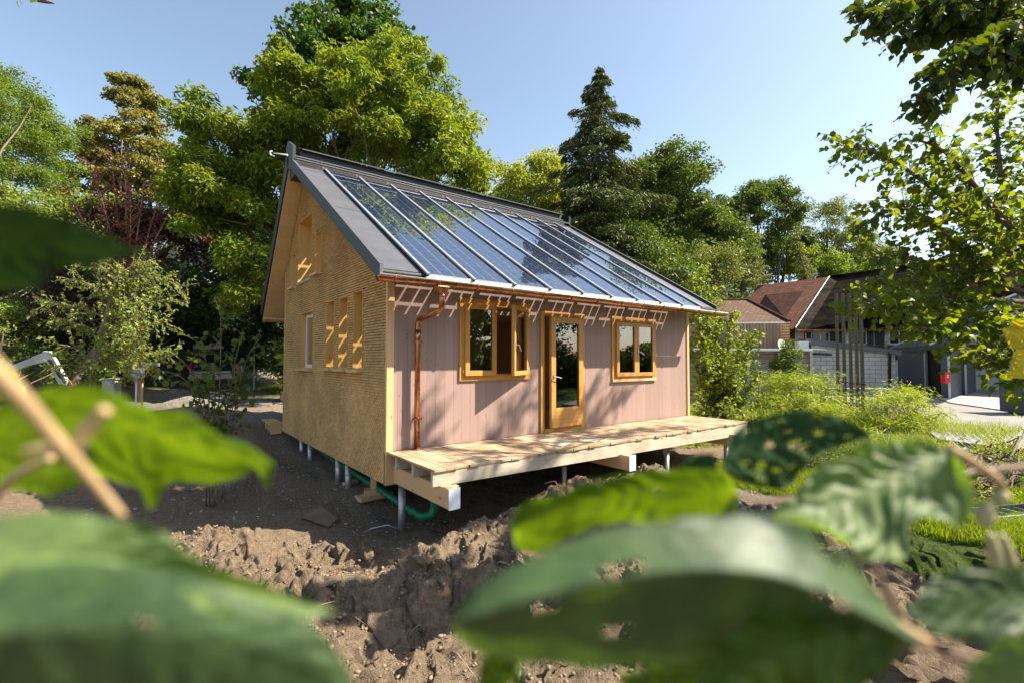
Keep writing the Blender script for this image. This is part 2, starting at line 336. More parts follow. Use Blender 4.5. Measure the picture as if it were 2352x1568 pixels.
def ground_mat():
    m, nt, b = new_mat('ground_soil', rough=.95, spec=.15); v = coords(nt)
    g = nd(nt, 'ShaderNodeAttribute', attribute_name='grassy'); gr = nd(nt, 'ShaderNodeAttribute', attribute_name='gravelly')
    n1 = tex_noise(nt, v, 1.3, 8, .65); n2 = tex_noise(nt, v, 18, 8, .7); n3 = tex_noise(nt, v, 60, 6, .7)
    soil = mixc(nt, n1, ramp(nt, n2, [(.3, (.12, .08, .048)), (.7, (.33, .24, .16))]), ramp(nt, n2, [(.3, (.20, .145, .09)), (.7, (.43, .33, .23))]))
    vo = nd(nt, 'ShaderNodeTexVoronoi'); vo.inputs['Scale'].default_value = 26; nt.links.new(v, vo.inputs['Vector'])
    grav = mixc(nt, .6, ramp(nt, vo.outputs['Color'], [(.1, (.26, .24, .21)), (.9, (.52, .49, .44))]), ramp(nt, vo.outputs['Distance'], [(0, (1, 1, 1)), (.6, (.35, .32, .28))]), 'MULTIPLY')
    gcol = ramp(nt, n2, [(.3, (.035, .065, .012)), (.7, (.11, .15, .03))])
    c = mixc(nt, gr.outputs['Fac'], soil, grav); c = mixc(nt, g.outputs['Fac'], c, gcol); nt.links.new(c, b.inputs['Base Color'])
    hh = math_(nt, 'ADD', n3, math_(nt, 'MULTIPLY', n2, 1.5)); bump(nt, b, hh, 1.0, .05); return m
g_ob = np_mesh('ground', np.stack([X+dx, Y+dy, H], -1).reshape(-1, 3), gf, ground_mat(), smooth=False); g_ob['kind'] = 'structure'
for nm, arr in (('grassy', surf), ('gravelly', np.clip(driveway+gravel_r, 0, 1))):
    a = g_ob.data.attributes.new(nm, 'FLOAT', 'POINT'); a.data.foreach_set('value', arr.astype(np.float32).ravel())
def gz(x, y): return float(height(np.array([x]), np.array([y]))[0])

def ico(sub=1):
    import bmesh
    bm = bmesh.new(); bmesh.ops.create_icosphere(bm, subdivisions=sub, radius=1); v = np.array([q.co[:] for q in bm.verts]); f = np.array([[q.index for q in p.verts] for p in bm.faces]); bm.free(); return v, f
def scatter_lumps(name, pts, sizes, mat, sub=1, flat=.7, rough=.35, parent=None, tint=None):
    v0, f0 = ico(sub); n = len(pts); nv = len(v0)
    rad = 1+rough*(rng.random((n, nv, 1))-.5)*2
    s = sizes[:, None, None]*rad*np.stack([rng.uniform(.7, 1.2, n), rng.uniform(.7, 1.2, n), rng.uniform(flat*.8, flat*1.2, n)], -1)[:, None, :]
    an = rng.uniform(0, 6.28, n); c, s_ = np.cos(an)[:, None], np.sin(an)[:, None]; q = v0[None]*s
    xx = q[..., 0]*c-q[..., 1]*s_; yy = q[..., 0]*s_+q[..., 1]*c
    vv = np.stack([xx, yy, q[..., 2]], -1)+pts[:, None, :]
    ff = f0[None]+(np.arange(n)*nv)[:, None, None]
    t = np.repeat(rng.random(n), nv)
    return np_mesh(name, vv.reshape(-1, 3), ff.reshape(-1, 3), mat, parent, tint=t)
def clod_mat():
    m, nt, b = new_mat('soil_clod', rough=.95, spec=.15); v = coords(nt); n = tex_noise(nt, v, 25, 8, .7); at = nd(nt, 'ShaderNodeAttribute', attribute_name='tint')
    c = mixc(nt, at.outputs['Fac'], ramp(nt, n, [(.3, (.15, .105, .065)), (.7, (.32, .235, .16))]), ramp(nt, n, [(.3, (.20, .145, .095)), (.7, (.38, .29, .20))]))
    nt.links.new(c, b.inputs['Base Color']); bump(nt, b, tex_noise(nt, v, 90, 5, .7), .7, .012); return m
N = 15000; px = rng.uniform(-3.6, 4.1, N); py = rng.uniform(-5.2, 1.2, N); k = (rough_mask(px, py) > .5) & (vn(px*1.7, py*1.7, 91) > -.25); px, py = px[k], py[k]
sz = .005+.019*rng.random(len(px))**2
tag(scatter_lumps('soil_clods', np.stack([px, py, height(px, py)-sz*.1], -1), sz, clod_mat(), 1, .8, .42), 'loose brown soil clods lying on the churned heap', 'soil', kind='stuff')
def pebble_mat():
    m, nt, b = new_mat('pebble', rough=.8, spec=.3); at = nd(nt, 'ShaderNodeAttribute', attribute_name='tint')
    nt.links.new(ramp(nt, at.outputs['Fac'], [(0, (.17, .135, .10)), (.7, (.27, .23, .18)), (1, (.48, .45, .40))]), b.inputs['Base Color']); return m
N = 11000; px = rng.uniform(-4, 1.2, N); py = rng.uniform(-1.0, 7.5, N); k = (rough_mask(px, py) < .3) & (vn(px*1.1, py*1.1, 95)+.5*vn(px*4, py*4, 96) > rng.uniform(-.6, .9, N)); px, py = px[k], py[k]
N2 = 3800; qx = rng.uniform(2.8, 6.3, N2); qy = rng.uniform(-5.2, -1.4, N2); px = np.r_[px, qx]; py = np.r_[py, qy]
sz = .006+.022*rng.random(len(px))**2.6
tag(scatter_lumps('pebbles', np.stack([px, py, height(px, py)+sz*.1], -1), sz, pebble_mat(), 1, .55, .12), 'grey pebbles strewn over the dark pit floor', 'gravel', kind='stuff')

# ------------------------------------------------------------------ the timber house
L, W, ZB = 7.75, 6.54, -.485
XN, XF = -.38, 8.07                    # roof ends
SD = np.array([0, .8523, .523]); RN = np.array([0, -.523, .8523]); EV = np.array([0, -.5823, 2.6409])
def RP(x, s, o=0): return np.array([x, 0, 0])+EV+SD*s+RN*o
def fz(y): return 2.998+.6135*y
def bz(y): return 12.017-1.207*y
YA = 4.954
house = thing('timber_house', 'timber house on stilts with shingled gable, lilac boarded front and solar panel roof', 'house', (0, 0, 0))
def topz(y): return min(fz(y)-.22, bz(y)-.5)
def strip_wall(mb, y0, y1, z0, zf, holes, put, brk=()):
    ys = sorted(set([y0, y1]+[h[0] for h in holes]+[h[1] for h in holes]+[b for b in brk if y0 < b < y1]))
    for a, b in zip(ys[:-1], ys[1:]):
        hs = sorted([(h[2], h[3]) for h in holes if h[0] <= a+1e-6 and h[1] >= b-1e-6]); lo = (z0, z0)
        for h0, h1 in hs: put(mb, a, b, lo, (h0, h0)); lo = (h1, h1)
        put(mb, a, b, lo, (zf(a+1e-6), zf(b-1e-6)))
# gable wall (inner leaf) and its holes: (y0, y1, z0, z1)
GH = [(4.13, 5.30, 3.10, 4.56), (5.56, 5.90, 3.09, 3.90), (3.44, 3.86, 3.15, 4.02), (3.94, 4.99, 1.15, 2.38), (2.50, 2.98, 1.19, 2.47), (1.75, 2.22, 1.19, 2.47), (1.00, 1.45, 1.19, 2.50)]
def put_x(x0, x1):
    def f(mb, a, b, lo, hi):
        if hi[0]-lo[0] < 1e-4 and hi[1]-lo[1] < 1e-4: return
        mb.hexa([(x0, a, lo[0]), (x1, a, lo[0]), (x1, b, lo[1]), (x0, b, lo[1])], [(x0, a, hi[0]), (x1, a, hi[0]), (x1, b, hi[1]), (x0, b, hi[1])])
    return f
mb = MB(); strip_wall(mb, .032, W, ZB, topz, GH, put_x(.02, .30), brk=(4.78,)); build(mb, 'gable_wall', M['gap_shade'], house)
mb = MB(); strip_wall(mb, .032, W, ZB, topz, [(1.2, 2.0, 1.0, 2.2), (3.4, 4.4, 1.0, 2.3)], put_x(L-.3, L), brk=(4.78,)); build(mb, 'gable_wall', M['pine'], house)
# shingles: small wedges, every second course shifted by half a shingle
sv = []; sf = []; st = []; PW, PH = .076, .044; row = 0; z = ZB+.01
yy = None
vv = []; tt = []
while z < 5.7:
    y = -.002-(PW/2 if row % 2 else 0)+.006*math.sin(z*3)
    while y < W:
        a, b = max(y+.009, .0), min(y+PW-.009, W-.002); c = (a+b)/2; zt = z+PH*.86
        if b-a > .01 and z+.02 < min(topz(a), topz(b)) and not any(a < h[1] and b > h[0] and zt-.015 > h[2] and z < h[3] for h in GH):
            k = random.random(); out = .026+.004*random.random(); j = random.uniform(-.001, .001); jz = z+random.uniform(-.001, .001)
            o = len(vv); r = .012
            vv += [(-out, a+r*.5+j, jz), (-out, b-r*.5+j, jz), (-out*.15, b+j, zt), (-out*.15, a+j, zt), (.02, a+j, jz+.003), (.02, b+j, jz+.003)]
            sf += [(o, o+1, o+2, o+3), (o+4, o+5, o+1, o), (o+4, o, o+3, o+3), (o+1, o+5, o+2, o+2)]; tt += [k]*6
        y += PW
    z += PH; row += 1
sf4 = [f for f in sf]
me = bpy.data.meshes.new('shingle_cladding'); me.from_pydata(vv, [], [f if f[2] != f[3] else f[:3] for f in sf4]); me.update()
a_ = me.attributes.new('tint', 'FLOAT', 'POINT'); a_.data.foreach_set('value', np.array(tt, np.float32)); link_mesh('shingle_cladding', me, M['shingle'], house)
# front wall with openings, lilac boards
WX1, WX2, WZ0, WZ1 = 1.22, 2.70, 1.0, 2.36; DX1, DX2, DZ1 = 2.965, 4.108, 2.25; VX1, VX2, VZ0, VZ1 = 4.94, 6.44, .907, 2.268
FH = [(WX1+.04, WX2-.04, WZ0+.04, WZ1-.04), (DX1+.04, DX2-.04, .0, DZ1-.04), (VX1+.04, VX2-.04, VZ0+.04, VZ1-.04)]
def put_y(y0, y1):
    def f(mb, a, b, lo, hi):
        if hi[0]-lo[0] < 1e-4: return
        mb.box(a, b, y0, y1, lo[0], hi[0])
    return f
mb = MB(); strip_wall(mb, .085, L-.06, 0.0, lambda x: 2.74, FH, put_y(.0, .03)); build(mb, 'front_cladding', M['lilac'], house)
mb = MB(); strip_wall(mb, .30, L-.3, ZB, lambda x: 2.80, FH, put_y(.032, .30)); build(mb, 'front_wall', M['pine'], house)
mb = MB(); mb.box(.3, L-.3, W-.3, W, ZB, bz(W)-.52); build(mb, 'back_wall', M['board_in'], house)
mb = MB(); mb.box(.3, L-.3, .3, W-.3, -.12, .03); build(mb, 'interior_floor', M['board_in'], house)
mb = MB(); mb.box(3.1, 3.2, 2.2, W-.3, .03, 2.5); mb.box(6.2, 6.3, 1.5, W-.3, .03, 2.5); mb.box(.3, L-.3, 3.4, W-.3, 2.5, 2.6); build(mb, 'interior_partition', M['board_in'], house)
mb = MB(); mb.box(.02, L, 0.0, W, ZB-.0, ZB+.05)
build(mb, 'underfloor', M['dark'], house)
# corner boards and skirting
mb = MB(); mb.box(-.026, .085, -.032, -.002, 0, 2.72); mb.box(-.026, .018, -.0015, .03, ZB, 2.72); build(mb, 'corner_board', M['pine'], house, bevel=.003)
mb = MB(); mb.box(L-.06, L+.02, -.03, .0, 0, 2.74); build(mb, 'corner_board', M['pine'], house, bevel=.003)
mb = MB(); mb.box(-.026, L, -.03, .03, ZB, -.035); build(mb, 'skirting_board', M['pine_y'], house)
mb = MB(); mb.box(-.024, .0, W+.001, W+.03, ZB, 3.55); build(mb, 'corner_board', M['pine'], house)
# window sills of the gable
for (y0, y1, z0, z1) in [GH[1], GH[2]]+GH[3:]:
    mb = MB(); mb.box(-.115, .2, y0-.01, y1+.09, z0-.055, z0-.008); build(mb, 'window_sill', M['pine_y'], house, bevel=.003)
mb = MB(); mb.box(-.05, .18, GH[0][0]-.01, GH[0][1]+.01, GH[0][2]-.03, GH[0][2]+.02); build(mb, 'window_sill', M['zinc'], house)
# thin reveals around each gable opening, window at the inner end
for (y0, y1, z0, z1) in GH:
    t = .012; mb = MB(); x0, x1 = -.022, .34
    mb.box(x0, x1, y1-t, y1+.001, z0, z1); mb.box(x0, x1, y0-.001, y0+t, z0, z1); mb.box(x0, x1, y0+t, y1-t, z1-t, z1+.001); mb.box(x0+.02, x1, y0+t, y1-t, z0-.006, z0+t)
    rv = build(mb, 'window_reveal', M['reveal'], house)
(y0, y1, z0, z1) = GH[3]
mb = MB(); mb.box(.10, .16, y0+.015, y0+.09, z0, z1-.02); mb.box(.10, .16, y0+.09, y1-.02, z0+.0, z0+.08); mb.box(.10, .16, y0+.09, y1-.02, z1-.1, z1-.02); mb.box(.10, .16, y1-.09, y1-.02, z0+.08, z1-.1)
wf = build(mb, 'window_frame', M['white'], house); mb = MB(); mb.box(.12, .135, y0+.09, y1-.09, z0+.08, z1-.1); build(mb, 'pane', M['glass'], wf)
# ---- roof
XR0, RPIT = .29, .7764
# closed back slope and rake boards
def slab(mb, x0, x1, y0, y1, zfn, t0, t1): mb.hexa([(x0, y0, zfn(y0)-t1), (x1, y0, zfn(y0)-t1), (x1, y1, zfn(y1)-t1), (x0, y1, zfn(y1)-t1)], [(x0, y0, zfn(y0)-t0), (x1, y0, zfn(y0)-t0), (x1, y1, zfn(y1)-t0), (x0, y1, zfn(y1)-t0)])
mb = MB(); slab(mb, XN+.03, XF-.03, YA, 7.72, bz, .03, .10); build(mb, 'back_roof', M['metal_dark'], house)
mb = MB(); slab(mb, XN+.035, .0, 4.80, 7.62, bz, .42, .47); mb.box(XN+.035, L, 7.30, 7.62, bz(7.62)-.42, bz(7.62)-.38)
mb.hexa([(0, 6.56, bz(6.56)-.47), (XF-.04, 6.56, bz(6.56)-.47), (XF-.04, 7.62, bz(7.62)-.47), (0, 7.62, bz(7.62)-.47)], [(0, 6.56, bz(6.56)-.42), (XF-.04, 6.56, bz(6.56)-.42), (XF-.04, 7.62, bz(7.62)-.42), (0, 7.62, bz(7.62)-.42)])
build(mb, 'soffit', M['soffit'], house)
mb = MB(); mb.prism_x([(YA, bz(YA)+.02), (7.76, bz(7.76)), (7.76, bz(7.76)-.12), (7.76-.16, bz(7.76)-.12), (YA-.175, bz(YA-.175)-.44)], XN, XN+.03); build(mb, 'rake_board', M['metal_dark'], house)
mb = MB(); mb.prism_x([(YA, bz(YA)+.02), (7.76, bz(7.76)), (7.76, bz(7.76)-.3), (YA, bz(YA)-.44)], XF-.03, XF); build(mb, 'rake_board', M['metal_dark'], house)
# front slope: parapets
for x0, x1 in ((XN, XN+.045), (XF-.045, XF)):
    mb = MB(); mb.prism_x([(-.605, fz(-.605)), (YA-.02, fz(YA-.02)), (YA-.02, fz(YA-.02)-.36), (YA-.4, fz(YA-.4)-.25), (-.52, fz(-.52)-.235), (-.605, 2.445)], x0, x1); build(mb, 'rake_board', M['metal_dark'] if x0 < 0 else M['black'], house, bevel=.003)
    mb = MB(); xa = x0-.004; xb = x1+.004; mb.hexa([RP(xa, -.02, .0), RP(xb, -.02, .0), RP(xb, 5.9, .0), RP(xa, 5.9, .0)], [RP(xa, -.02, .006), RP(xb, -.02, .006), RP(xb, 5.9, .006), RP(xa, 5.9, .006)]); mb.box(xa, xb, -.612, -.604, 2.44, fz(-.6)); build(mb, 'rake_cap', M['metal'], house)
# sheet metal strips with seams
for k, (x0, x1) in enumerate(((XN+.045, XR0-.03), (XR0+9*RPIT+.03, XF-.045))):
    mb = MB(); cuts = [.0, 2.78, 5.45, 6.35]
    for a, b in zip(cuts[:-1], cuts[1:]):
        q = .003 if a > 0 else 0; mb.hexa([RP(x0, a+q, -.12), RP(x1, a+q, -.12), RP(x1, b, -.12), RP(x0, b, -.12)], [RP(x0, a+q, -.066+(.004 if a > 2 else 0)), RP(x1, a+q, -.066+(.004 if a > 2 else 0)), RP(x1, b, -.066), RP(x0, b, -.066)])
    build(mb, 'metal_strip', M['metal'], house)
    mb = MB(); mb.box(x0, x1, -.606, -.585, 2.448, fz(-.6)-.073); build(mb, 'fascia', M['alu'] if 0 else M['metal'], house, bevel=.002)
# solid parts of the roof below the panels: eave board, plate over the wall, top band
def slope_box(mb, x0, x1, y0, y1, o0, o1):
    s0 = (y0+.5823)/.8523; s1 = (y1+.5823)/.8523; mb.hexa([RP(x0, s0, o0), RP(x1, s0, o0), RP(x1, s1, o0), RP(x0, s1, o0)], [RP(x0, s0, o1), RP(x1, s0, o1), RP(x1, s1, o1), RP(x0, s1, o1)])
mb = MB(); slope_box(mb, XN+.05, XF-.05, -.66, -.425, -.12, -.075); slope_box(mb, XN+.05, XF-.05, -.228, .02, -.12, -.075); build(mb, 'eave_board', M['black'], house)
mb = MB(); slope_box(mb, XN+.05, .3, -.40, 4.6, -.19, -.13); build(mb, 'roof_sheathing', M['soffit'], house)
mb = MB(); slope_box(mb, 7.3, XF-.05, -.4, 4.6, -.19, -.13); build(mb, 'roof_sheathing', M['soffit'], house)
for k in range(10):                    # rafters under the rails
    x = XR0+k*RPIT; mb = MB(); slope_box(mb, x-.03, x+.03, .3, 4.6, -.30, -.10); build(mb, 'rafter', M['pine_y'], house)
# panels: cells, clear gaps, glass
SROW = [-.10, .073, .267, .45]; 
while SROW[-1] < 5.5: SROW.append(SROW[-1]+.187)
for k in range(9):
    x0 = XR0+k*RPIT+.026; x1 = XR0+(k+1)*RPIT-.026; xc = XR0+k*RPIT
    cols = [(x0, xc+.270), (xc+.306, xc+.498), (xc+.534, x1-.052)]
    mb = MB()
    for r in range(len(SROW)-1):
        s0, s1 = SROW[r]+(.014 if r == 2 else .013), SROW[r+1]-(.014 if r == 1 else .013)
        segs = [(s0, s1)] if r != 2 else [(s0, .395), (.413, s1)]  # extra slot added in the cells so a thin light line reaches the wall
        for a, b in segs:
            for (c0, c1) in cols: mb.hexa([RP(c0, a, -.044), RP(c1, a, -.044), RP(c1, b, -.044), RP(c0, b, -.044)], [RP(c0, a, -.040), RP(c1, a, -.040), RP(c1, b, -.040), RP(c0, b, -.040)])
    pn = build(mb, 'solar_panel', M['cell'], house)
    mb = MB(); mb.add([RP(x0, -.11, -.032), RP(x1, -.11, -.032), RP(x1, 5.70, -.032), RP(x0, 5.70, -.032)], [(0, 1, 2, 3)]); build(mb, 'glass', M['pvglass'], pn)
    mb = MB(); mb.add([RP(x0, -.11, -.048), RP(x1, -.11, -.048), RP(x1, 4.92, -.048), RP(x0, 4.92, -.048)], [(0, 1, 2, 3)]); build(mb, 'backing_sheet', M['backing'], pn)
    mb = MB(); mb.hexa([RP(x0, -.125, -.07), RP(x1, -.125, -.07), RP(x1, -.105, -.07), RP(x0, -.105, -.07)], [RP(x0, -.125, -.028), RP(x1, -.125, -.028), RP(x1, -.105, -.028), RP(x0, -.105, -.028)]); build(mb, 'panel_edge', M['alu'], pn)
for k in range(10):
    x = XR0+k*RPIT; mb = MB(); a, b = -.16, 5.72
    mb.hexa([RP(x-.026, a, -.022), RP(x+.026, a, -.022), RP(x+.026, b, -.022), RP(x-.026, b, -.022)], [RP(x-.022, a, .0), RP(x+.022, a, .0), RP(x+.022, b, .0), RP(x-.022, b, .0)])
    rl = build(mb, 'roof_rail', M['alu'], house, bevel=.002)
    mb = MB(); mb.hexa([RP(x-.02, a+.02, -.11), RP(x+.02, a+.02, -.11), RP(x+.02, b, -.11), RP(x-.02, b, -.11)], [RP(x-.02, a+.02, -.023), RP(x+.02, a+.02, -.023), RP(x+.02, b, -.023), RP(x-.02, b, -.023)]); build(mb, 'rail_seal', M['black'], rl)
# ridge vent: lid, dark wall, ledges, end plates
mb = MB(); mb.hexa([(-.12, 4.72, 5.90), (XF-.1, 4.72, 5.90), (XF-.1, 4.78, 5.88), (-.12, 4.78, 5.88)], [(-.12, 4.72, 6.10), (XF-.1, 4.72, 6.10), (XF-.1, 4.95, 6.10), (-.12, 4.95, 6.10)])
mb.box(XN+.06, XF-.06, 4.5, 4.7, 5.55, 5.80); mb.prism_x([(4.3, 5.60), (4.9, 5.9), (4.9, 5.4), (4.3, 5.4)], XN+.06, XF-.06); build(mb, 'ridge_vent', M['black'], house)
mb = MB(); mb.prism_x([(4.62, 6.10), (4.625, 6.075), (4.70, 6.12), (5.02, 6.235), (5.02, 6.26)], -.13, XF-.12); rvl = build(mb, 'vent_lid', M['metal'], house)
for yy0, z0 in ((4.56, 5.86), (4.38, 5.735)):
    mb = MB(); mb.box(XN+.05, XF-.05, yy0, yy0+.06, z0, z0+.022); build(mb, 'vent_ledge', M['metal'], house)
mb = MB(); mb.prism_x([(5.0, 5.98), (5.08, 6.20), (4.96, 6.24), (4.90, 6.30), (4.40, 6.03), (4.42, 5.72)], XN-.002, XN+.06)
ep = build(mb, 'vent_end_plate', M['metal_dark'], house)
mb = MB(); mb.prism_x([(5.0, 5.9), (4.98, 6.14), (4.40, 5.98), (4.42, 5.72)], XF-.07, XF+.003); build(mb, 'vent_end_plate', M['black'], house)
for k in range(9):
    mb = MB(); x = XR0+.0+k*RPIT; mb.box(x-.03, x+.03, 4.488, 4.499, 5.68, 5.735); build(mb, 'vent_block', M['plywood'], house)
# insulator at the gable tip
p = P(645, 354, 10.6); q = P(660, 357, 10.5)
mb = MB(); mb.tube([p+(-.12, .1, 0.02), q], [.012, .02], 8); mb.tube([p+(-.15, .12, .06), p+(-.19, .14, .05), p+(-.18, .14, -.02), p+(-.12, .1, -.05)], .018, 8); build(mb, 'cable_bracket', M['white'], house, smooth=True)
# gutter
GY, GZ, GR = -.685, 2.462, .072
mb = MB(); seg = 14; n = 2; prof = [(GY+GR*math.cos(a), GZ+GR*math.sin(a)) for a in np.linspace(math.pi, 2*math.pi, seg)]
prof2 = [(GY+(GR-.004)*math.cos(a), GZ+(GR-.004)*math.sin(a)) for a in np.linspace(2*math.pi, math.pi, seg)]
gx0, gx1 = -.44, 8.27; XS = np.linspace(gx0, gx1, 34)
for xa, xb in zip(XS[:-1], XS[1:]):
    pr = prof+prof2; n = len(pr); sag = lambda x: .006*math.sin(x*2.3)+.003*math.sin(x*7)
    mb.add([(xa, y, z+sag(xa)) for y, z in pr]+[(xb, y, z+sag(xb)) for y, z in pr], [(i, i+n, (i+1) % n+n, (i+1) % n) for i in range(n)])
for xx in (gx0, gx1): mb.prism_x(prof, xx-.002, xx+.002)
gut = build(mb, 'gutter', M['copper'], house, smooth=True)
mb = MB(); mb.tube([(gx0, GY-GR-.004, GZ+.006), (gx1, GY-GR-.004, GZ+.006)], .011, 8); build(mb, 'gutter_lip', M['cream'], gut, smooth=True)  # lip coloured cream to paint the pale highlight along its edge
for x in np.arange(-.22, 8.2, .66):
    mb = MB(); mb.tube([(x, GY+(GR+.006)*math.cos(a), GZ+(GR+.006)*math.sin(a)) for a in np.linspace(math.pi*.96, 2*math.pi, 10)], .011, 6); mb.box(x-.016, x+.016, GY-GR-.018, GY-GR+.03, GZ+.004, GZ+.014); build(mb, 'gutter_bracket', M['copper'], gut, smooth=True)
mb = MB(); mb.hexa([(XR0-.02, -.665, 2.472), (XR0+9*RPIT+.02, -.665, 2.472), (XR0+9*RPIT+.02, -.585, 2.535), (XR0-.02, -.585, 2.535)], [(XR0-.02, -.665, 2.478), (XR0+9*RPIT+.02, -.665, 2.478), (XR0+9*RPIT+.02, -.585, 2.541), (XR0-.02, -.585, 2.541)])
mb.hexa([(XN, -.665, 2.466), (XR0-.02, -.665, 2.466), (XR0-.02, -.606, 2.474), (XN, -.606, 2.474)], [(XN, -.665, 2.470), (XR0-.02, -.665, 2.470), (XR0-.02, -.606, 2.478), (XN, -.606, 2.478)]); build(mb, 'drip_flashing', M['zinc'], house)
mb = MB(); mb.box(XR0-.02, XR0+9*RPIT+.02, -.672, -.663, 2.468, 2.545); build(mb, 'eave_flashing', M['cream'], house)
for k in range(18):
    x = XR0+.2+k*.388; mb = MB(); mb.box(x-.016, x+.016, -.64, -.625, 2.49, 2.535); build(mb, 'glass_clip', M['zinc'], house)
# downpipe with hopper and swan neck
def cat(pts, n=5):
    pts = [np.array(p, float) for p in pts]; q = [pts[0]]+pts+[pts[-1]]; o = []
    for i in range(1, len(q)-2):
        for t in np.linspace(0, 1, n, endpoint=False):
            a, b, c, d = q[i-1:i+3]; o.append(.5*((2*b)+(-a+c)*t+(2*a-5*b+4*c-d)*t*t+(-a+3*b-3*c+d)*t**3))
    return o+[pts[-1]]
hx = .52
mb = MB(); mb.hexa([(hx-.05, -.735, 2.27), (hx+.05, -.735, 2.27), (hx+.05, -.635, 2.27), (hx-.05, -.635, 2.27)], [(hx-.105, -.752, 2.40), (hx+.095, -.752, 2.40), (hx+.095, -.62, 2.40), (hx-.105, -.62, 2.40)]); build(mb, 'hopper', M['copper'], house, bevel=.012)
pp = cat([(hx, -.685, 2.29), (hx, -.685, 2.16), (hx+.02, -.60, 2.07), (hx-.04, -.34, 2.0), (.445, -.14, 1.95), (.435, -.10, 1.86), (.435, -.10, 1.7)], 6); rr = [.045]*len(pp)
mb = MB(); mb.tube(pp+[(.435, -.10, .02)], .043, 14); mb.tube([(.435, -.10, 1.80), (.435, -.10, 1.60)], .047, 14); mb.tube([(hx, -.685, 2.285), (hx, -.685, 2.24)], .05, 14)
dp = build(mb, 'downpipe', M['copper'], house, smooth=True)
for z in (1.62, .46):
    mb = MB(); mb.tube([(.435, -.10, z-.012), (.435, -.10, z+.012)], .052, 14); mb.box(.48, .51, -.11, -.09, z-.012, z+.012); mb.box(.425, .445, -.06, .0, z-.008, z+.008); build(mb, 'pipe_clamp', M['copper'], dp, smooth=False)
mb = MB(); mb.tube([(.435, -.10, .003), (.435, -.10, .018)], [.075, .06], 14); build(mb, 'pipe_collar', M['copper'], dp)
# ---- windows and door of the front
def frame_boxes(mb, x0, x1, z0, z1, y0, y1, w, wb=None):
    wb = wb or w; mb.box(x0, x0+w, y0, y1, z0, z1); mb.box(x1-w, x1, y0, y1, z0, z1); mb.box(x0+w, x1-w, y0, y1, z0, z0+wb); mb.box(x0+w, x1-w, y0, y1, z1-w, z1)
def handle_mb(x, y, z, L_=.12, down=.0, dirx=1):
    mb = MB(); mb.box(x-.014, x+.014, y-.012, y, z-.035, z+.035); mb.tube([(x, y-.01, z), (x, y-.05, z), (x+dirx*.02, y-.055, z-down*.1), (x+dirx*L_, y-.055, z-down)], .008, 8); return mb
def sash(parent, x0, x1, z0, z1, y0, w, hinge=None, ang=0, handle=None, bottom=None, panel=None):
    s = MB(); frame_boxes(s, x0, x1, z0, z1, y0-.04, y0+.02, w, bottom or w)
    g = MB(); g.box(x0+w, x1-w, y0-.012, y0-.004, z0+(bottom or w), z1-w)
    hnd = handle_mb(*handle) if handle else None
    if ang:
        c, sn = math.cos(ang), math.sin(ang); hx_ = hinge
        for q in [s, g]+([hnd] if hnd else []): q.v = [np.array([hx_[0]+(p[0]-hx_[0])*c-(p[1]-hx_[1])*sn, hx_[1]+(p[0]-hx_[0])*sn+(p[1]-hx_[1])*c, p[2]]) for p in q.v]
    o = build(s, 'sash', M['larch'], parent, bevel=.004); build(g, 'pane', M['glass'], o)
    if hnd: build(hnd, 'window_handle', M['handle'], o, smooth=False)
    return o
# left window, right casement open
mb = MB(); frame_boxes(mb, WX1, WX2, WZ0, WZ1, -.03, .08, .105, .09); w1 = build(mb, 'window_frame', M['larch'], house, bevel=.004)
mb = MB(); frame_boxes(mb, WX1+.105, WX2-.105, WZ0+.09, WZ1-.105, .02, .08, .02); build(mb, 'inner_frame', M['larch'], w1)
sash(house, 1.305, 1.93, 1.085, 2.27, -.035, .085)
sash(house, 1.955, 2.615, 1.085, 2.27, -.035, .075, hinge=(2.615, -.03), ang=R_(30), handle=(2.0, -.076, 1.60, .11, .10, 1))
for z in (1.16,):
    mb = MB(); mb.tube([(1.285, -.045, z-.03), (1.285, -.045, z+.03)], .012, 8); build(mb, 'hinge', M['handle'], w1)
# right window, closed
mb = MB(); frame_boxes(mb, VX1, VX2, VZ0, VZ1, -.03, .08, .10, .10); w2 = build(mb, 'window_frame', M['larch'], house, bevel=.004)
mb = MB(); mb.box(VX1-.005, VX2+.005, -.05, -.031, VZ0-.02, VZ0+.035); build(mb, 'window_sill', M['pine'], house, bevel=.003)
sash(house, 5.045, 5.70, 1.0, 2.15, -.035, .08); sash(house, 5.705, 6.335, 1.0, 2.15, -.035, .075, handle=(5.735, -.076, 1.53, .14, .07, 1))
# door, slightly open
mb = MB(); mb.box(DX1, DX1+.085, -.035, .14, .0, DZ1); mb.box(DX2-.09, DX2, -.035, .14, .0, DZ1); mb.box(DX1+.085, DX2-.09, -.035, .14, DZ1-.085, DZ1); mb.box(DX1+.085, DX2-.09, -.05, .14, .0, .075)
df = build(mb, 'door_frame', M['larch'], house, bevel=.004)
s = MB(); x0, x1, z0, z1 = 3.13, 4.01, .09, 2.155; y0 = -.04
frame_boxes(s, x0, x1, z0, z1, y0-.05, y0+.01, .115, .36)
for z in (.16, .23, .30, .37): s.box(x0+.11, x1-.11, y0-.054, y0-.0505, z+.008, z+.066)
g = MB(); g.box(x0+.115, x1-.115, y0-.02, y0-.01, z0+.36, z1-.115); h = handle_mb(x0+.055, y0-.05, 1.04, .15, .03, 1)
for q in (s, g, h):
    a = R_(3); c, sn = math.cos(a), math.sin(a); q.v = [np.array([x1+(p[0]-x1)*c-(p[1]-y0)*sn, y0+(p[0]-x1)*sn+(p[1]-y0)*c, p[2]]) for p in q.v]
dr = build(s, 'door', M['larch'], house, bevel=.003); build(g, 'pane', M['glass'], dr); build(h, 'door_handle', M['handle'], dr)

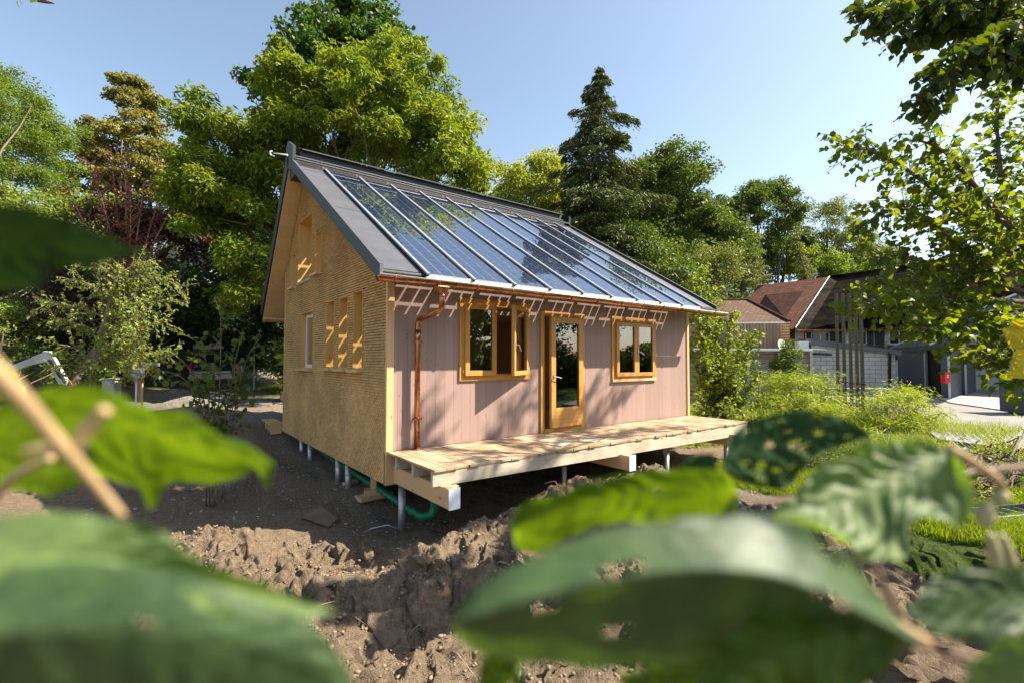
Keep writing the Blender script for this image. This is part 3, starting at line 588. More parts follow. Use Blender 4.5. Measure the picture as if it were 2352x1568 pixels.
# ------------------------------------------------------------------ deck
deck = thing('wooden_deck', 'long pale plank deck along the lilac front wall, dappled with leaf shadows', 'deck', (0, -1.45, -.25))
mb = MB(); x = 0.0; k = 0
while x < L-.02:
    wv = .17; e = random.uniform(-.012, .008); mb.box(x-.004 if k == 0 else x+.002, min(x+wv-.002, L+.01), -1.458+e, -.034, -.030, random.uniform(-.003, 0)); x += wv; k += 1
build(mb, 'deck_planks', M['deck'], deck)
mb = MB(); mb.hexa([(-.012, -1.444, -.212), (L, -1.444, -.285), (L, -1.39, -.285), (-.012, -1.39, -.212)], [(-.012, -1.444, -.031), (L, -1.444, -.031), (L, -1.39, -.031), (-.012, -1.39, -.031)]); build(mb, 'edge_beam', M['pine_x'], deck, bevel=.003)
for y in (-.30, -.83): mb = MB(); mb.box(0, L, y-.05, y, -.205, -.031); build(mb, 'joist', M['pine_x'], deck, bevel=.003)
for k, x in enumerate((.095, 3.46, 7.0)):
    mb = MB(); mb.box(x, x+.15, -1.655, .3, -.455, -.214); sb = build(mb, 'support_beam', M['pine_y'], deck, bevel=.003)
    mb = MB(); mb.box(x-.004, x+.155, -1.665, -1.656, -.460, -.205); build(mb, 'end_membrane', M['membrane'], sb)
mb = MB(); mb.box(.08, .27, -1.60, -1.52, -.213, -.2); build(mb, 'packing_block', M['pine_y'], deck)
# white drawing sheets on the deck
for k, (u, v) in enumerate(((1287, 1018), (1352, 1010))):
    q = C+(P(u, v, 1)-C)*((-.0+.003-C[2])/((P(u, v, 1)-C)[2])); mb = MB(); a = .25+.3*k; e1 = np.array([math.cos(a), math.sin(a), 0])*.21; e2 = np.array([-math.sin(a), math.cos(a), 0])*.15
    mb.add([q-e1-e2, q+e1-e2, q+e1+e2, q-e1+e2, q-e1-e2+(0, 0, .012), q+e1-e2+(0, 0, .012), q+e1+e2+(0, 0, .012), q-e1+e2+(0, 0, .012)], [(0, 3, 2, 1), (4, 5, 6, 7), (0, 1, 5, 4), (1, 2, 6, 5), (2, 3, 7, 6), (3, 0, 4, 7)])
    tag(build(mb, 'wood_offcut', M['pine_x'], base=q), ['pale flat board offcut on the deck, nearer the door', 'pale flat board offcut on the deck, nearer the right window'][k], 'board', 'offcuts lying on the deck')
# piles
piles = [(.32, .15, -1.30, ZB, .058, 'thick grey steel pile standing tall under the near house corner'), (.12, 2.0, -.96, ZB, .055, 'second grey steel pile from the near corner, half hiding the green pipe'),
         (.12, 2.56, -.9, ZB, .055, 'third grey steel pile from the near corner, just behind its neighbour'), (.12, 4.5, -.86, ZB, .055, 'fourth grey steel pile where the green pipe starts, under the gable'), (.12, 5.22, -.78, ZB, .055, 'farthest grey steel pile under the back of the gable')]
for x, y, z0, z1, r, lab in piles:
    t = thing('foundation_pile', lab, 'pile', (x, y, z0), 'steel piles carrying the house')
    mb = MB(); mb.tube([(x, y, z0-.25), (x, y, z1-.02)], r, 18); build(mb, 'shaft', M['zinc'], t, smooth=True)
    mb = MB(); mb.box(x-.1, x+.1, y-.1, y+.1, z1-.02, z1-.002); build(mb, 'head_plate', M['zinc'], t); mb = MB(); mb.tube([(x, y, z0+.22), (x, y, z0+.25)], r+.006, 18); build(mb, 'collar', M['zinc'], t)
for x, y, z0, lab in ((4.99, -1.3, -1.0, 'bright galvanised post under the middle of the deck edge'), (7.1, -1.3, -1.0, 'short galvanised post below the far end of the deck'), (3.1, -.5, -1.1, 'thin galvanised post beside the second support beam')):
    t = thing('deck_post', lab, 'post', (x, y, z0), 'galvanised posts under the deck'); zt = -.285 if y < -1 else -.21
    mb = MB(); mb.tube([(x, y, z0-.2), (x, y, zt-.1)], .042, 16); build(mb, 'shaft', M['zinc'], t, smooth=True)
    mb = MB(); mb.box(x-.05, x-.038, y-.04, y+.04, zt-.14, zt); mb.box(x+.038, x+.05, y-.04, y+.04, zt-.14, zt); mb.box(x-.05, x+.05, y-.04, y+.04, zt-.11, zt-.1); build(mb, 'fork_head', M['zinc'], t)
# green drain pipe
t = thing('drain_pipe', 'long green plastic drain pipe running below the shingled gable wall', 'pipe', (.4, 2.5, -.9))
mb = MB(); mb.tube([(.4, 6.2, -.70), (.4, -.25, -.93)], .055, 16); build(mb, 'pipe_run', M['greenpipe'], t, smooth=True)
mb = MB(); mb.tube(cat([(.4, -.22, -.93), (.42, -.34, -.935), (.52, -.42, -.90), (.56, -.43, -.80), (.56, -.43, -.46)], 4), .06, 16); build(mb, 'elbow', M['greenpipe'], t, smooth=True)
for y in (4.0, 1.35, -.1): mb = MB(); zz = -.93+(y+.25)/6.45*.23; mb.tube([(.4, y, zz), (.4, y+.07, zz+.003)], .066, 16); build(mb, 'socket', M['greenpipe'], t, smooth=True)
# timber blocks beneath the house
for k, (x, y, a, lab) in enumerate(((.35, 1.35, .1, 'stack of timber blocks under the gable beside the green pipe'), (.25, 2.25, .4, 'small timber block leaning between two steel piles'))):
    z = gz(x, y); t = thing('timber_block', lab, 'wood block', (x, y, z), 'timber blocks under the house')
    for j, (hx_, hy, hz) in enumerate(((.30, .13, .035), (.10, .16, .045), (.05, .05, .10)) if k == 0 else ((.13, .07, .03),)):
        zz = z+[.035, .115, .25][j]; mb = MB(); c_, s_ = math.cos(a+j*1.2), math.sin(a+j*1.2); mb.obb((x, y, zz), (c_, s_, 0), (-s_, c_, 0), (0, 0, 1), hx_, hy, hz); build(mb, 'block', M['pine_y'], t)
# muddy hoarding board on the pit floor
mb = MB(); pts = [(-.91, 1.06), (-.62, .62), (-.40, .88), (-.56, 1.26)]; zz = [gz(*p)+.04 for p in pts]
mb.hexa([(p[0], p[1], z-.01) for p, z in zip(pts, zz)], [(p[0], p[1], z+.008) for p, z in zip(pts, zz)])
tag(build(mb, 'plywood_board', M['plywood'], base=(-.65, .95, gz(-.65, .95))), 'muddy brown plywood sheet lying flat in the pit', 'board')
mb = MB(); mb.tube([(x, y, gz(x, y)+h) for x, y, h in ((-.2, .35, .0), (-.12, .2, .06), (.05, .05, .16), (.2, .02, .1), (.27, .1, .0))], .012, 8); tag(build(mb, 'conduit', M['zinc'], smooth=True, base=(.1, .1, -1.2)), 'bent pale conduit coming out of the soil by the corner pile', 'conduit')
# little entrance platform at the back corner
t = thing('entrance_step', 'small pale plank platform at the back corner of the gable', 'step', (-.05, 7.0, -.5))
mb = MB(); mb.box(-.30, .0, 6.62, 7.7, -.31, -.27); build(mb, 'planks', M['pine'], t)
for y in (6.64, 6.95, 7.25): mb = MB(); mb.box(-.28, -.02, y, y+.06, -.55, -.312); build(mb, 'bearer', M['pine'], t)

mb = MB()
for _ in range(46):
    x, y = random.uniform(-2.2, 2.6), random.uniform(-4.2, -1.0); a = random.uniform(0, 6.28); ln_ = random.uniform(.06, .28); z = gz(x, y)
    mb.tube(cat([(x, y, z-.01), (x+math.cos(a)*ln_*.4, y+math.sin(a)*ln_*.4, z+random.uniform(.02, .09)), (x+math.cos(a+.5)*ln_, y+math.sin(a+.5)*ln_, z+random.uniform(-.01, .06))], 4), random.uniform(.0015, .004), 5)
tag(build(mb, 'torn_roots', M['bark_pale'], base=(0, -2.5, -.9)), 'thin pale torn roots and straws sticking out of the dug soil', 'roots', kind='stuff')

# ------------------------------------------------------------------ plants
def unit(a): return a/(np.linalg.norm(a, axis=-1, keepdims=True)+1e-9)
def leaves_np(c, L_, wr, r_, up=.5, droop=.3, out=None, fold=.25, shape='rhomb', outw=.6):
    """leaf blades at centres c: L_ length array, wr width ratio; returns verts, faces, per-leaf repeat"""
    n = len(c); ax = r_.normal(size=(n, 3)); ax[:, 2] = ax[:, 2]*.5-droop
    if out is not None: ax = ax*(1-outw)+out*outw*1.4; ax[:, 2] -= droop*.5
    ax = unit(ax); nr = r_.normal(size=(n, 3))*.75; nr[:, 2] += up; sd = unit(np.cross(ax, nr)); nn = np.cross(sd, ax)
    Lc = L_[:, None]; wd = Lc*wr*.5
    if shape == 'rhomb':
        v = np.stack([c-ax*Lc*.5, c+sd*wd+nn*wd*fold, c+ax*Lc*.5-nn*Lc*.08, c-sd*wd+nn*wd*fold], 1)
        f = np.array([[0, 1, 2], [0, 2, 3]])
    else:                               # broad: seven points, bent along the rib
        b = c-ax*Lc*.5
        v = np.stack([b, b+ax*Lc*.22+sd*wd*.85+nn*wd*fold, b+ax*Lc*.58+sd*wd+nn*(wd*fold+Lc*.03), c+ax*Lc*.5-nn*Lc*.16, b+ax*Lc*.58-sd*wd+nn*(wd*fold+Lc*.03), b+ax*Lc*.22-sd*wd*.85+nn*wd*fold, b+ax*Lc*.45+nn*Lc*.03], 1)
        f = np.array([[0, 1, 6], [1, 2, 6], [2, 3, 6], [3, 4, 6], [4, 5, 6], [5, 0, 6]])
    k = v.shape[1]; ff = f[None]+(np.arange(n)*k)[:, None, None]
    return v.reshape(-1, 3), ff.reshape(-1, 3), k
def limb_path(a, b, bow=.15, n=5, r_=None):
    a = np.asarray(a, float); b = np.asarray(b, float); d = b-a; ln = np.linalg.norm(d); o = r_.normal(size=3)*bow*ln*.35; o[2] = -abs(o[2])-.05*ln
    return [a+d*t+o*math.sin(math.pi*t)+r_.normal(size=3)*.01*ln*(0 < t < 1) for t in np.linspace(0, 1, n)]
def tree(name, label, cat, lobes, base, leafL=.14, wr=.55, n=30000, clumps=120, cr=.55, mat=None, bark='bark', tr=.22, seed=1, group=None, droop=.35, up=.6, shell=.55, limbs=22, shape='rhomb', flat=.7, loc=None, trunk_to=None):
    """lobes: (u, v, depth, ru_px, rv_px, rd_m); base: (x, y)"""
    r_ = np.random.default_rng(seed); bx, by = base; bz_ = gz(bx, by); t = thing(name, label, cat, (bx, by, bz_), group)
    cs = []; vol = np.array([l[3]*l[4]*(l[2]**2)*l[5] for l in lobes]); vol = vol**.7; vol = vol/vol.sum(); wts = []
    ctr = []
    for l, wv in zip(lobes, vol):
        u, v, d, ru, rv, rd = l; c = P(u, v, d); m = max(3, int(round(clumps*wv))); ctr.append(c)
        q = unit(r_.normal(size=(m, 3))); q[:, 2] = np.where(q[:, 2] < -.45, -q[:, 2]*.6, q[:, 2]); rad = (shell+(1-shell)*r_.random(m)**.7)*(1+.13*r_.normal(size=m))
        q = q*rad[:, None]; cs.append(c+np.outer(q[:, 0]*ru*d/FPX, R0)+np.outer(q[:, 1]*rd, [F[0], F[1], 0])+np.outer(q[:, 2]*rv*d/FPX, [0, 0, 1]))
    cs = np.concatenate(cs); m = len(cs); w_ = r_.uniform(.5, 1.5, m); w_ /= w_.sum(); cnt = r_.multinomial(n, w_)
    ci = np.repeat(np.arange(m), cnt); crr = cr*r_.uniform(.65, 1.35, m); off = r_.normal(size=(len(ci), 3))*.5; nrm = np.linalg.norm(off, axis=1, keepdims=True); off = off/np.maximum(nrm, 1e-6)*np.minimum(nrm, 1.15)
    off[:, 2] *= flat; pos = cs[ci]+off*crr[ci][:, None]
    ll = leafL*r_.uniform(.65, 1.25, len(pos)); v, f, k = leaves_np(pos, ll, wr, r_, up, droop, out=unit(off), shape=shape, outw=.35)
    tint = np.clip(np.repeat(r_.random(len(pos))*.55+np.repeat(r_.random(m), cnt)*.45, k), 0, 1)
    top = ctr[0] if trunk_to is None else P(*trunk_to); g = np.array([bx, by, bz_-.2]); H_ = top[2]-g[2]
    tp = [g, g+(top-g)*.25+r_.normal(size=3)*.02*H_, g+(top-g)*.55+r_.normal(size=3)*.02*H_, g+(top-g)*.85, top]; mb = MB(); mb.tube(tp, [tr*1.25, tr, tr*.75, tr*.4, tr*.12], 10)
    for j in r_.permutation(m)[:limbs]:
        s = r_.uniform(.22, .8); p0 = g+(top-g)*s; mb.tube(limb_path(p0, cs[j], .25, 6, r_), np.linspace(tr*.42*(1.1-s), .012, 6), 6)
        for _ in range(2):
            e = cs[r_.integers(m)]; 
            if np.linalg.norm(e-cs[j]) < 2.2: mb.tube(limb_path(cs[j], e, .2, 4, r_), np.linspace(.02, .008, 4), 5)
    build(mb, 'trunk', M[bark], t, smooth=True); np_mesh('crown', v, f, mat, t, tint=tint); return t

M['bark_horn'] = rough_mat('hornbeam_bark', (.16, .12, .08), (.28, .22, .15), 9, .85, 0, .5, .02)
M['lf_linden_shaded'] = leaf_mat('shaded_linden_leaf', (.03, .06, .006), (.075, .11, .01), .4, .5, tcol=(2.2, 1.9, .3), spec=.3)  # darker copy of the linden leaf, shade of the upper boughs painted in
M['lf_chest'] = leaf_mat('chestnut_leaf', (.072, .14, .010), (.225, .28, .02), .44, tcol=(1.9, 1.6, .4))
M['lf_maple'] = leaf_mat('maple_leaf', (.03, .08, .012), (.085, .15, .022), .35)
M['lf_olive'] = leaf_mat('olive_brown_leaf', (.12, .125, .02), (.27, .25, .05), .3, tcol=(1.5, 1.3, .5))
M['lf_bright'] = leaf_mat('bright_leaf', (.10, .17, .012), (.24, .30, .025), .45)
M['lf_rob'] = leaf_mat('robinia_leaf', (.08, .14, .014), (.19, .25, .03), .42)
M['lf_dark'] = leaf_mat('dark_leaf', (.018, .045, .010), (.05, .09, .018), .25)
M['lf_mid'] = leaf_mat('mid_green_leaf', (.04, .085, .011), (.125, .165, .022), .38)
M['lf_needle'] = leaf_mat('spruce_needle', (.034, .065, .012), (.14, .155, .026), .15, .6, tcol=(1.2, 1.2, .6))
M['lf_larch'] = leaf_mat('larch_needle', (.10, .14, .025), (.20, .22, .05), .3)
M['lf_red'] = leaf_mat('red_leaf', (.09, .028, .018), (.22, .075, .045), .35, tcol=(1.8, 1.0, .7))
M['lf_purple'] = leaf_mat('purple_leaf', (.022, .010, .010), (.07, .03, .022), .25, tcol=(1.6, .9, .7))
M['lf_horn'] = leaf_mat('hornbeam_leaf', (.14, .20, .03), (.30, .36, .07), .4)
M['lf_yellow'] = leaf_mat('yellow_green_leaf', (.16, .22, .02), (.38, .38, .03), .4)
M['lf_bamboo'] = leaf_mat('willow_leaf', (.17, .26, .03), (.38, .43, .06), .42)
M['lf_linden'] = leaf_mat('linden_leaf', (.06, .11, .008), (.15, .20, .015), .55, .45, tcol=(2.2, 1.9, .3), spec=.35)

# big trees behind the house
tree('maple_tree', 'tall dark green broadleaf tree rising behind the yellow-green chestnut', 'tree', [(800, 190, 25, 150, 140, 4), (770, 105, 25, 70, 90, 2.5), (880, 120, 25, 75, 80, 2.5), (700, 220, 25, 95, 70, 3), (920, 230, 25, 65, 80, 3), (820, 60, 25, 60, 45, 2), (645, 195, 25, 55, 40, 2)], (4.5, 18.0), .22, .8, 42000, 260, .6, M['lf_maple'], seed=3, tr=.35, up=.2)
tree('chestnut_tree', 'big yellow-green chestnut tree rising directly behind the roof ridge', 'tree', [(850, 300, 18, 205, 150, 3.4), (980, 365, 17.5, 130, 95, 2.8), (720, 290, 18, 120, 110, 3), (860, 215, 18, 120, 70, 2.6), (1040, 400, 17, 85, 65, 2), (640, 400, 17.5, 90, 130, 2.6), (520, 350, 17, 75, 75, 2), (490, 440, 16.5, 90, 80, 2), (560, 520, 16.5, 90, 110, 2.2), (600, 640, 16, 65, 90, 1.8), (540, 690, 15.5, 60, 40, 1.2), (450, 520, 16, 60, 60, 1.6)],
     (1.6, 12.6), .22, .34, 120000, 560, .44, M['lf_chest'], seed=4, tr=.38, droop=.35, up=.55, shell=.7, limbs=46, trunk_to=(830, 270, 18))
tree('lime_tree', 'olive-brown pointed lime tree standing left of the chestnut against the sky', 'tree', [(300, 370, 30, 95, 110, 3), (300, 260, 30, 55, 90, 2), (330, 450, 30, 90, 80, 3), (235, 440, 30, 70, 70, 3), (370, 400, 30, 45, 70, 2), (300, 205, 30, 28, 30, 1.2), (220, 330, 30, 26, 22, 1)], (-3.2, 26.4), .18, .8, 40000, 240, .55, M['lf_olive'], seed=5, tr=.3, flat=.45)
tree('robinia_tree', 'bright green feathery tree at the far left edge against the sky', 'tree', [(20, 300, 21, 90, 100, 2.6), (-20, 200, 21, 60, 60, 2), (60, 380, 21, 80, 90, 2.4), (120, 330, 21, 26, 30, 1), (10, 420, 20, 90, 60, 2.4)], (-9.6, 15.6), .12, .45, 46000, 200, .48, M['lf_rob'], seed=6, tr=.25, limbs=7)
tree('ivy_bank', 'pale green ivy covered bank below the lime tree on the left', 'hedge', [(60, 490, 20, 140, 55, 1.6), (210, 500, 21, 130, 50, 1.6), (330, 540, 21, 90, 50, 1.5), (20, 560, 19, 120, 60, 1.4), (140, 570, 19, 130, 60, 1.4)], (-8.2, 14.6), .12, .8, 30000, 220, .5, M['lf_horn'], seed=7, tr=.1, limbs=6)
tree('purple_plum_tree', 'dark purple leaved tree with a shaded crown in front of the white house', 'tree', [(380, 560, 16.5, 75, 70, 1.6), (330, 520, 16.5, 70, 60, 1.5), (250, 560, 16, 80, 60, 1.4), (150, 680, 15.5, 90, 60, 1.4), (200, 740, 15.5, 90, 60, 1.4)], (-4.8, 12.2), .10, .6, 24000, 150, .42, M['lf_purple'], seed=8, tr=.11, limbs=34)
tree('far_left_shrub', 'yellow-green shrub at the left edge beside the excavator arm', 'shrub', [(-10, 780, 14, 70, 50, 1), (-50, 860, 13.5, 60, 50, 1), (-30, 730, 14, 60, 40, 1)], (-8.2, 5.5), .08, .6, 9000, 60, .3, M['lf_horn'], seed=9, tr=.05, limbs=14)
tree('laurel_shrub', 'green leafy shrub behind the excavator arm', 'shrub', [(110, 840, 14.5, 90, 45, .8), (190, 860, 14.5, 70, 35, .8), (60, 740, 16, 110, 60, 1)], (-7.2, 8.3), .09, .55, 9000, 60, .32, M['lf_mid'], seed=10, tr=.04, limbs=8)
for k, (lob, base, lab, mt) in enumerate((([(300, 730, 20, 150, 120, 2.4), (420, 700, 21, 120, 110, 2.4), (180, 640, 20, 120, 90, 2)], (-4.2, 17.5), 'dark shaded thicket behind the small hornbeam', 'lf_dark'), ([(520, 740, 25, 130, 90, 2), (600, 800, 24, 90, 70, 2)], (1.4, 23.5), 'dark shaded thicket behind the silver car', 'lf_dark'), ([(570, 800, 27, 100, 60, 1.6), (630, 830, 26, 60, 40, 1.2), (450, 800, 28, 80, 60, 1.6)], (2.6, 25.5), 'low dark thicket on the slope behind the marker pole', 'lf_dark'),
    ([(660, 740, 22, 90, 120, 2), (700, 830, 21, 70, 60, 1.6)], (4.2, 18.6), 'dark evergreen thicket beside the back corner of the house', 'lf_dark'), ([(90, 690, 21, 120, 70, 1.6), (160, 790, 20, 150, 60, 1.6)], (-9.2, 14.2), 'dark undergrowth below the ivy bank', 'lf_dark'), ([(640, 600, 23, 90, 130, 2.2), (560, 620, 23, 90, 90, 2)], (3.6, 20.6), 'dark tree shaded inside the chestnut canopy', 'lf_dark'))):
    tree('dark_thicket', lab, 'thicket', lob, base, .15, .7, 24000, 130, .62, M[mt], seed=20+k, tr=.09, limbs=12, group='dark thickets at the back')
# woodland behind on the right
W_ = [
 ('oak_tree', 'yellow-tinged oak just left of the tall spruce', [(1220, 430, 34, 68, 75, 3), (1190, 470, 34, 50, 60, 2.5), (1255, 380, 34, 38, 36, 2), (1240, 500, 34, 70, 60, 2.5)], 'lf_yellow', .22, 13000, 80),
 ('oak_tree', 'tall dark oak with an airy crown right of the spruce', [(1545, 430, 33, 75, 75, 3), (1545, 370, 33, 40, 42, 2), (1500, 480, 33, 60, 80, 3), (1580, 510, 33, 55, 70, 3), (1530, 580, 32, 80, 70, 3)], 'lf_mid', .22, 20000, 120),
 ('pine_tree', 'slender pine squeezed between the spruce and the tall dark oak', [(1450, 400, 34, 26, 24, 1.6), (1470, 450, 34, 32, 26, 1.6), (1440, 500, 34, 36, 40, 2), (1495, 395, 34, 18, 24, 1)], 'lf_larch', .16, 7000, 50),
 ('oak_tree', 'round-crowned oak above the larch with sky around its top', [(1740, 480, 47, 80, 55, 3), (1760, 450, 47, 50, 35, 2.4), (1690, 500, 47, 55, 50, 3), (1800, 530, 47, 45, 60, 3)], 'lf_mid', .22, 15000, 95),
 ('beech_tree', 'dense green beech between the dark oak and the larch', [(1650, 560, 33, 70, 75, 2.6), (1610, 600, 33, 60, 60, 2.4)], 'lf_mid', .2, 12000, 80),
 ('birch_tree', 'loose pale birch with thin twigs above the farmhouse roof', [(1900, 500, 50, 45, 50, 3), (1930, 560, 50, 70, 70, 3), (1880, 580, 50, 55, 60, 3), (1990, 590, 50, 60, 50, 3)], 'lf_larch', .2, 10000, 90),
 ('ash_tree', 'yellow-green ash directly above the red tiled roof', [(1800, 590, 48, 60, 60, 3), (1880, 620, 48, 70, 40, 3), (1960, 620, 48, 60, 30, 3)], 'lf_bright', .22, 11000, 80),
 ('willow_bush', 'pale grey-green bushy tree in the middle of the wood edge', [(1590, 650, 28, 75, 65, 2), (1640, 620, 28, 50, 55, 2)], 'lf_larch', .15, 12000, 80),
 ('hazel_bush', 'lit green bush rising just above the far roof edge', [(1480, 600, 27, 70, 60, 2), (1540, 660, 26, 60, 60, 2), (1430, 560, 28, 60, 50, 2)], 'lf_mid', .16, 12000, 80),
 ('hazel_bush', 'second lit green bush behind the ridge left of the spruce trunk', [(1170, 500, 30, 50, 50, 2), (1330, 560, 30, 70, 50, 2)], 'lf_mid', .18, 8000, 50),
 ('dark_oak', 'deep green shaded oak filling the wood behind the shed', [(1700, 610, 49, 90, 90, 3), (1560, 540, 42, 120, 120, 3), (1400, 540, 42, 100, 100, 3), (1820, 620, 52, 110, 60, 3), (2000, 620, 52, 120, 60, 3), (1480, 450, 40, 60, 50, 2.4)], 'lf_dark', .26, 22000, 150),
]
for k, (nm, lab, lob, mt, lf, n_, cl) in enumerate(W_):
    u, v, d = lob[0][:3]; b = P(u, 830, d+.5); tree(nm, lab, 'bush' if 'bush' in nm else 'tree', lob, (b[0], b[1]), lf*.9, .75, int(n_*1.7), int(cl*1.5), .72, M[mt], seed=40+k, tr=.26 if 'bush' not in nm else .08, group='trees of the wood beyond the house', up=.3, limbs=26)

def conifer(name, label, base, d, u_top, v_top, prof, n=26000, mat=None, leafL=.2, seed=1, tr=.28, group=None, gap=.5, droop=.35, lean=0, jag=.25):
    """prof: list of (v, half width px)"""
    r_ = np.random.default_rng(seed); bx, by = base; b0 = gz(bx, by); top = P(u_top, v_top, d); t = thing(name, label, 'tree', (bx, by, b0), group)
    g = np.array([bx, by, b0-.3]); mb = MB(); mb.tube([g, g+(top-g)*.5, g+(top-g)*.8, top-(0, 0, .25)], [tr, tr*.65, tr*.3, .015], 10)
    zs = [P(u_top, v, d)[2] for v, _ in prof]; ws = [h*d/FPX for _, h in prof]; o = np.argsort(zs); zs = np.array(zs)[o]; ws = np.array(ws)[o]
    pos = []; outs = []; z = zs[0]
    pts = []
    while z < top[2]-.05:
        f = (z-g[2])/(top[2]-g[2]); c = g+(top-g)*f; wv = np.interp(z, zs, ws)
        for a in np.arange(0, 6.28, 6.28/7)+r_.uniform(0, 6.28):
            a += r_.normal()*.25; rad = wv*(1+jag*r_.normal()); rad = max(rad, .15)
            if r_.random() < .1: continue
            dv = np.array([math.cos(a), math.sin(a), 0]); e = c+dv*rad+np.array([0, 0, -rad*droop+.12*rad*r_.normal()]); mid = (c+e)/2+np.array([0, 0, -rad*.10])
            mb.tube([c, mid, e], [.03+.02*rad/3, .022, .006], 4, cap=False); ln = np.linalg.norm(e-c); pts.append((c, mid, e, rad, dv))
        z += gap*r_.uniform(.7, 1.2)
    tot = sum(p_[3] for p_ in pts)
    for c, mid, e, rad, dv in pts:
        k = max(10, int(n*rad/tot)); s = r_.uniform(.15, 1.03, k)**.8; q = np.where(s[:, None] < .5, c+(mid-c)*s[:, None]*2, mid+(e-mid)*(s[:, None]-.5)*2)
        side = np.array([-dv[1], dv[0], 0]); wdt = .22*rad*(1.1-s)+.10; q = q+side*(r_.normal(size=k)*wdt)[:, None]; q[:, 2] -= np.abs(r_.normal(size=k))*.16*(.5+rad*.3)
        pos.append(q); oo = dv[None]*1.0+side*r_.normal(size=(k, 1))*.7; oo = np.concatenate([oo[:, :2], np.full((k, 1), -.55)], 1); outs.append(unit(oo))
    pos = np.concatenate(pos); outs = np.concatenate(outs); ll = leafL*r_.uniform(.6, 1.3, len(pos)); v, f, k = leaves_np(pos, ll, .28, r_, .8, .15, out=outs, outw=.75)
    build(mb, 'trunk', M['bark'], t, smooth=True); np_mesh('crown', v, f, mat, t, tint=np.repeat(r_.random(len(pos)), k)); return t
b = P(1360, 830, 28); conifer('spruce_tree', 'tall dark pointed spruce standing high above the roof on the right', (b[0], b[1]), 28, 1377, 152, [(158, 6), (200, 33), (215, 30), (260, 60), (280, 52), (330, 86), (400, 105), (470, 122), (560, 130), (640, 130)], 80000, M['lf_needle'], .25, seed=60, gap=.5, droop=.5, jag=.38)
b = P(1651, 830, 38); conifer('small_spruce', 'small spruce tip between the dark oak and the round oak', (b[0], b[1]), 38, 1652, 440, [(450, 4), (480, 16), (540, 32), (620, 45)], 7000, M['lf_needle'], .25, seed=61)
b = P(1712, 830, 44); conifer('larch_tree', 'pale olive larch with hanging twigs in front of the wood', (b[0], b[1]), 44, 1705, 470, [(490, 8), (540, 28), (600, 48), (660, 58), (700, 60)], 26000, M['lf_larch'], .22, seed=62, droop=.1, gap=.36, jag=.3)
b = P(1849, 830, 46); conifer('columnar_cypress', 'narrow dark blue-green columnar conifer above the red roof', (b[0], b[1]), 46, 1850, 512, [(525, 7), (560, 13), (620, 15), (700, 16)], 11000, M['lf_needle'], .27, seed=63, droop=.5, gap=.35, jag=.2)
b = P(1900, 830, 48); conifer('thin_larch', 'thin pale conifer behind the columnar one', (b[0], b[1]), 40, 1822, 520, [(540, 8), (600, 22), (660, 26)], 6000, M['lf_larch'], .18, seed=64)

# ---- twiggy plants: limbs carry twigs, twigs carry leaves
def grow(limbs, r_, twig=.45, step=.09, leafL=.1, wr=.75, per=.06, droop=.5, twig_droop=.25, shape='broad', lr=.004, start=.15, sub=0, mb=None, zcut=None):
    """limbs: list of (path, r0, r1). returns trunk MB and leaf arrays"""
    mb = mb or MB(); lp = []; lo = []
    for path, r0, r1 in limbs:
        path = cat(path, 6); n = len(path); rad = np.linspace(r0, r1, n); mb.tube(path, rad, 7)
        seg = [np.linalg.norm(path[i+1]-path[i]) for i in range(n-1)]; tot = sum(seg); s = tot*start
        while s < tot:
            q = s; i = 0
            while i < n-2 and q > seg[i]: q -= seg[i]; i += 1
            p0 = path[i]+(path[i+1]-path[i])*min(q/seg[i], 1); t = unit(path[i+1]-path[i])
            sd = r_.normal(size=3); sd = unit(sd-t*(sd@t)); ln = twig*r_.uniform(.5, 1.25)*(1-.35*s/tot)
            d0 = unit(sd*.9+t*.7+np.array([0, 0, .1])); p1 = p0+d0*ln*.5; p2 = p1+unit(d0+np.array([0, 0, -twig_droop]))*ln*.5
            tw = [p0, p1, p2]; mb.tube(tw, [lr*1.3, lr, lr*.6], 4, cap=False)
            m = max(2, int(ln/per))
            for j in range(m):
                f = (j+.6)/m; pt = p0+(p1-p0)*f*2 if f < .5 else p1+(p2-p1)*(f-.5)*2; o = r_.normal(size=3); o = unit(o-d0*(o@d0)); lp.append(pt+o*leafL*.35+np.array([0, 0, -leafL*.15])); lo.append(unit(o*.8+d0*.6))
            s += step*r_.uniform(.6, 1.4)
    lp = np.array(lp); lo = np.array(lo); ll = leafL*r_.uniform(.55, 1.2, len(lp)); v, f, k = leaves_np(lp, ll, wr, r_, .9, droop, out=lo, shape=shape, outw=.5, fold=.3)
    return mb, v, f, k, len(lp)
def twiggy(name, label, cat_, base, limbs, seed, mat, bark, group=None, extra=None, **kw):
    r_ = np.random.default_rng(seed); z = gz(*base[:2]) if len(base) == 2 else base[2]; t = thing(name, label, cat_, (base[0], base[1], z), group)
    mb, v, f, k, m = grow(limbs, r_, **kw)
    if extra: mb, v2, f2, k2, m2 = grow(extra, r_, twig=.6, step=.055, leafL=.12, wr=.85, per=.07, start=.45, mb=mb); f = np.concatenate([f, f2+len(v)]); v = np.concatenate([v, v2]); m += m2
    build(mb, 'trunk' if 'tree' in name else 'branches', M[bark], t, smooth=True)
    cl = np.repeat(r_.random(m), k); np_mesh('crown' if 'tree' in name else 'foliage', v, f, mat, t, tint=cl); return t
def pl(*pts): return [P(*p) for p in pts]
